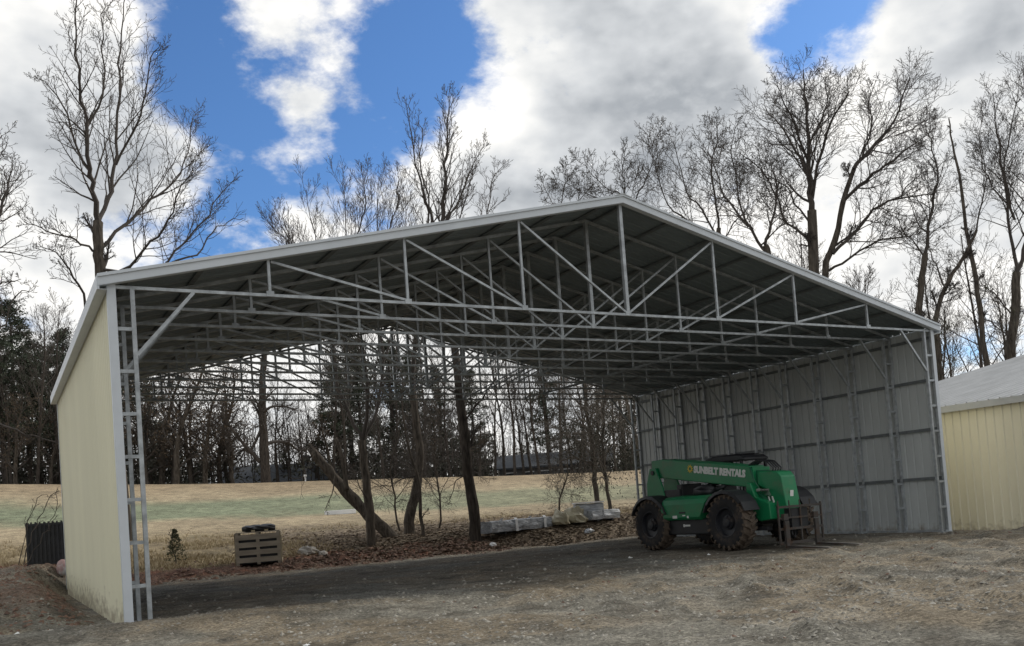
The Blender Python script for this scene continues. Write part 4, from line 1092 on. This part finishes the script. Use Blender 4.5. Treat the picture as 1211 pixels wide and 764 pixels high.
spots=[(-20,80,1),(15,82,.9),(45,80,1),(75,84,1),(95,80,.8),(180,86,.9),(205,83,.7),(232,86,.75),(252,90,.7),(275,84,.6),(330,86,.75),(345,90,.7),(362,84,.8),(380,88,.8),(396,82,.9),(410,80,.9),(455,80,1),(470,84,1),(505,80,1),(536,82,1),(552,80,.9),(588,82,.95),(600,86,1),(612,80,1.05),(622,84,1.1),(632,88,1.1),(641,80,1.05),(655,83,1),(668,80,1.1),(680,86,1),(696,82,1),(715,86,1),(732,80,1),(750,84,1),(770,82,1)]
for i,(u,D,s_) in enumerate(spots):
    k=i%4; put(bares[k],used[k]==0,u,D,s_*rd.uniform(.85,1.05),rd.random()*6.28); used[k]+=1
GL='brown leaved trees in the wood beyond the crest'; LL='rounded tree holding dull brown leaves in the wood beyond the field crest'
leafy=[make_leafy(300+i,7.5+1.0*i,3,LL,GL,'brownleaf') for i in range(3)]; used=[0]*3
spots=[(176,82,1.3),(192,84,1.25),(210,80,1.25),(228,84,1.2),(244,81,1.15),(262,86,1.2),(278,83,1.0),(20,80,.8),(60,82,.8),(110,82,1.0),(345,92,.9),(375,90,.9),(395,86,.9),(490,84,.8),(520,84,.8),(570,84,.7),(690,84,.8),(710,88,.9)]
for i,(u,D,s_) in enumerate(spots):
    k=i%3; put(leafy[k],used[k]==0,u,D,s_*rd.uniform(.9,1.05),rd.random()*6.28); used[k]+=1
ok=make_leafy(333,12.5,3,'tall tree with rusty orange leaves left of the broad bare tree','', 'brownleaf'); put(ok,True,272,90,1.0,1.0)
# wood as one mass: understorey thicket
mb=MB(); rd=random.Random(9)
for i in range(5200):
    u=rd.uniform(-120,880); D=rd.uniform(84,118)
    if 588<u<735 and D<100: continue
    if 255<u<400 and rd.random()<.75: continue
    x,y,z=world_at(u,D); hh=3.2+2.5*noise.noise(Vector((u*.03,D*.1,0)))+(2 if u<250 else 0)+(3*max(0,1-abs(u-490)/110))
    c=Vector((x,y,z+rd.random()**1.2*max(1.0,hh)))
    leaf_blob(mb,c,.7,13,.30,rd)
o=mb.build('thicket',M['cedar']); tag(o,'dark mass of undergrowth closing the far side of the field','thicket',kind='stuff')
mb=MB()
for i in range(1500):
    u=rd.uniform(-120,880); D=rd.uniform(86,135); x,y,z=world_at(u,D); h=rd.uniform(3,9)
    if 588<u<735 and D<102: continue
    p=Vector((x,y,z)); l=Vector((rd.gauss(0,.06),rd.gauss(0,.06),1))
    mb.tube([p,p+l*h*.5,p+l*h+rvec(rd)*.6],[.06,.045,.015],3,cap=False)
    for k in range(7):
        q=p+l*h*rd.uniform(.3,1); mb.tube([q,q+(rvec(rd)+Vector((0,0,.6)))*rd.uniform(.8,2.2)],[.02,.01],3,cap=False)
o=mb.build('brushwood',M['twig']); tag(o,'grey tangle of bare young stems in the far wood','brushwood',kind='stuff')
# trees to the right, far behind the neighbouring shed
GR_='bare trees far behind the neighbouring shed'; LR_='bare tree showing faintly far behind the neighbouring shed'
for i,(u,D,s_) in enumerate([(1060,60,1.0),(1040,66,1.1),(1000,60,1.0),(970,64,1.0),(1090,66,1.0),(1118,60,.8),(1138,68,.95),(1172,62,.9),(1206,66,1.0),(1020,74,1.1)]):
    c=put(bares[i%4],False,u,D,s_,rd.random()*6.28,LR_,GR_)
# houses beyond the crest
def house(u0,u1,D,h,rh,label,nwin,dz=0):
    A=world_at(u0,D);B=world_at(u1,D); L=math.hypot(B[0]-A[0],B[1]-A[1]); z=min(A[2],B[2])+dz
    t=empty('house',((A[0]+B[0])/2,(A[1]+B[1])/2,z),math.atan2(B[1]-A[1],B[0]-A[0])); tag(t,label,'house')
    dp=8.0
    mb=MB(); mb.bb(-L/2,L/2,0,dp,0,h); mb.build('wall',M['siding'],t)
    mb=MB(); mb.prism([(-.5,h-.1),(-.5,h+.08),(dp/2,h+rh+.1),(dp+.5,h+.08),(dp+.5,h-.1),(dp/2,h+rh-.12)],'x',-L/2-.5,L/2+.5); rf=mb.build('roof',M['shingle'],t)
    mb=MB(); mb.bb(L*.22,L*.22+.9,dp*.55,dp*.55+.7,h,h+rh+.9); mb.build('chimney',M['siding'],rf)
    for i in range(nwin):
        x=-L/2+L*(i+.6)/(nwin+.2)
        mb=MB(); mb.bb(x-.55,x+.55,-.05,.0,h*.35,h*.82); wn=mb.build('window',M['window'],t)
        for q in ((x-.62,x-.55,h*.33,h*.84),(x+.55,x+.62,h*.33,h*.84)):
            pass
        mb=MB(); mb.bb(x-.62,x+.62,-.07,-.002,h*.82,h*.82+.09); mb.build('frame',M['whitewrap'],wn)
house(268,396,90,1.6,2.0,'long low house with dark roof half hidden behind the crest, left of the leaning trunk',5,-.9)
house(594,726,92,2.6,1.5,'low grey house with dark windows behind the trees near the right wall',6,-1.0)
# ------------------------------------------------------------------ sky, sun
SUN_AZ=84.0; SUN_EL=33.0        # azimuth clockwise from +Y
sd=Vector((math.sin(R(SUN_AZ))*math.cos(R(SUN_EL)),math.cos(R(SUN_AZ))*math.cos(R(SUN_EL)),math.sin(R(SUN_EL))))
sl=bpy.data.lights.new('sun','SUN'); sl.energy=2.0; sl.angle=R(7); sl.color=(1,.94,.84)
so=bpy.data.objects.new('sun',sl); COL.objects.link(so); so.rotation_euler=(-sd).to_track_quat('-Z','Y').to_euler(); so.location=(40,20,40)
w=bpy.data.worlds.new('World'); S.world=w; w.use_nodes=True; nt=w.node_tree; N=nt.nodes; Lk=nt.links
bg=N['Background']; bg.inputs['Strength'].default_value=1.0
sky=N.new('ShaderNodeTexSky'); sky.sky_type='NISHITA'; sky.sun_disc=False; sky.sun_elevation=R(SUN_EL); sky.sun_rotation=R(SUN_AZ); sky.air_density=1.0; sky.dust_density=.3; sky.ozone_density=3
tc=N.new('ShaderNodeTexCoord'); V=tc.outputs['Generated']
def m2(op,a,b=None,c=None):
    n=N.new('ShaderNodeMath'); n.operation=op
    for i,x in enumerate((a,b,c)):
        if x is None: continue
        if isinstance(x,(int,float)): n.inputs[i].default_value=x
        else: Lk.new(x,n.inputs[i])
    return n.outputs[0]
def rng(src,a,b,c,d,smooth=True):
    r=N.new('ShaderNodeMapRange'); r.interpolation_type='SMOOTHSTEP' if smooth else 'LINEAR'
    for i,x in zip((1,2,3,4),(a,b,c,d)): r.inputs[i].default_value=x
    Lk.new(src,r.inputs[0]); return r.outputs[0]
def cnoise(off,sc,det,rough,dist=0):
    mp=N.new('ShaderNodeMapping'); mp.inputs['Location'].default_value=off; mp.inputs['Scale'].default_value=(1,1,1.7); Lk.new(V,mp.inputs[0])
    n=N.new('ShaderNodeTexNoise'); n.inputs['Scale'].default_value=sc; n.inputs['Detail'].default_value=det; n.inputs['Roughness'].default_value=rough; n.inputs['Distortion'].default_value=dist; Lk.new(mp.outputs[0],n.inputs[0]); return n.outputs[0]
def bumps(lst,start=None):
    acc=start
    for (u,v,r,a) in lst:
        d=ray(u,v); vd=N.new('ShaderNodeVectorMath'); vd.operation='DISTANCE'; Lk.new(V,vd.inputs[0]); vd.inputs[1].default_value=tuple(d)
        o=rng(vd.outputs['Value'],0,r/1074*1.5,a,0)
        acc=o if acc is None else m2('ADD',acc,o)
    return acc
off=Vector((3.1,7.7,1.9))
n0=cnoise(off,4.6,8,.62,0); n1=cnoise(off+sd*.05,4.6,4,.62,0); nb=cnoise(Vector((9,2,5)),9,5,.6,0)
n0=rng(n0,.2,.8,-.03,1.03,False); n1=rng(n1,.2,.8,-.03,1.03,False)
BL=[(390,90,120,-.36),(235,35,85,-.36),(500,95,100,-.42),(285,190,75,-.40),(215,120,50,-.26),(1005,15,50,-.34),(925,50,40,-.26),(400,190,50,-.22),(215,60,50,-.2),(120,270,50,-.14),(500,10,55,-.14),(1130,330,50,-.12),
    (362,138,40,.24),(412,68,32,.22),(430,122,30,.16),(315,0,42,.24),(330,245,70,.24),(40,60,120,.20),(40,240,110,.14),(690,60,180,.22),(1150,80,120,.24),(600,180,80,.24),(860,110,120,.24),(230,190,50,.16),(580,280,90,.14),(965,190,80,.22),(660,490,120,.3),(750,200,140,.14)]
dens=bumps(BL,n0)
hz=N.new('ShaderNodeSeparateXYZ'); Lk.new(V,hz.inputs[0])
dens=m2('ADD',dens,rng(hz.outputs[2],.02,.40,.22,.06))
hy=N.new('ShaderNodeVectorMath'); hy.operation='DOT_PRODUCT'; Lk.new(V,hy.inputs[0]); hy.inputs[1].default_value=(-.5,-.85,.1)
behind=rng(hy.outputs['Value'],-.45,.45,0,1)  # unseen cloud added behind the camera, dims surfaces that face it
dens=m2('ADD',dens,m2('MULTIPLY',behind,.25))
mask=rng(dens,.34,.62,0,1)
relief=m2('SUBTRACT',n0,n1)
GR=[(700,50,190,.26),(1150,110,120,.30),(850,160,100,.34),(150,200,110,.36),(650,250,110,.30),(480,330,80,.15),(600,165,50,-.35),(30,40,90,-.12),(290,240,60,-.30),(940,30,60,-.30),(1010,120,60,-.25),(950,330,150,-.2),(1090,20,50,-.2),(20,330,90,-.1)]
thick=m2('ADD',rng(dens,.50,1.1,.05,.55),bumps(GR))
thick=m2('SUBTRACT',thick,m2('MULTIPLY',relief,1.5))
thick=m2('ADD',thick,m2('MULTIPLY',behind,.12))
thick=m2('ADD',thick,rng(nb,.25,.75,-.22,.22,False))
cr=N.new('ShaderNodeValToRGB'); e=cr.color_ramp.elements
e[0].position=0.0; e[0].color=(.97,.955,.925,1); e[1].position=1.0; e[1].color=(.36,.385,.415,1)
a=e.new(.25); a.color=(.80,.805,.80,1); a=e.new(.55); a.color=(.62,.64,.66,1)
Lk.new(thick,cr.inputs[0])
skm=N.new('ShaderNodeMix'); skm.data_type='RGBA'; skm.blend_type='MULTIPLY'; skm.inputs[0].default_value=1; Lk.new(sky.outputs[0],skm.inputs[6]); skm.inputs[7].default_value=(.068,.094,.122,1)
mx=N.new('ShaderNodeMix'); mx.data_type='RGBA'; Lk.new(mask,mx.inputs[0]); Lk.new(skm.outputs[2],mx.inputs[6]); Lk.new(cr.outputs[0],mx.inputs[7])
Lk.new(mx.outputs[2],bg.inputs['Color'])
w.cycles.sampling_method='MANUAL'; w.cycles.sample_map_resolution=512
vs_=S.view_settings; vs_.view_transform='Standard'; vs_.look='None'; vs_.gamma=1; vs_.use_curve_mapping=False; vs_.exposure=.18
S.cycles.max_bounces=5; S.cycles.diffuse_bounces=3; S.cycles.glossy_bounces=2; S.cycles.transmission_bounces=2
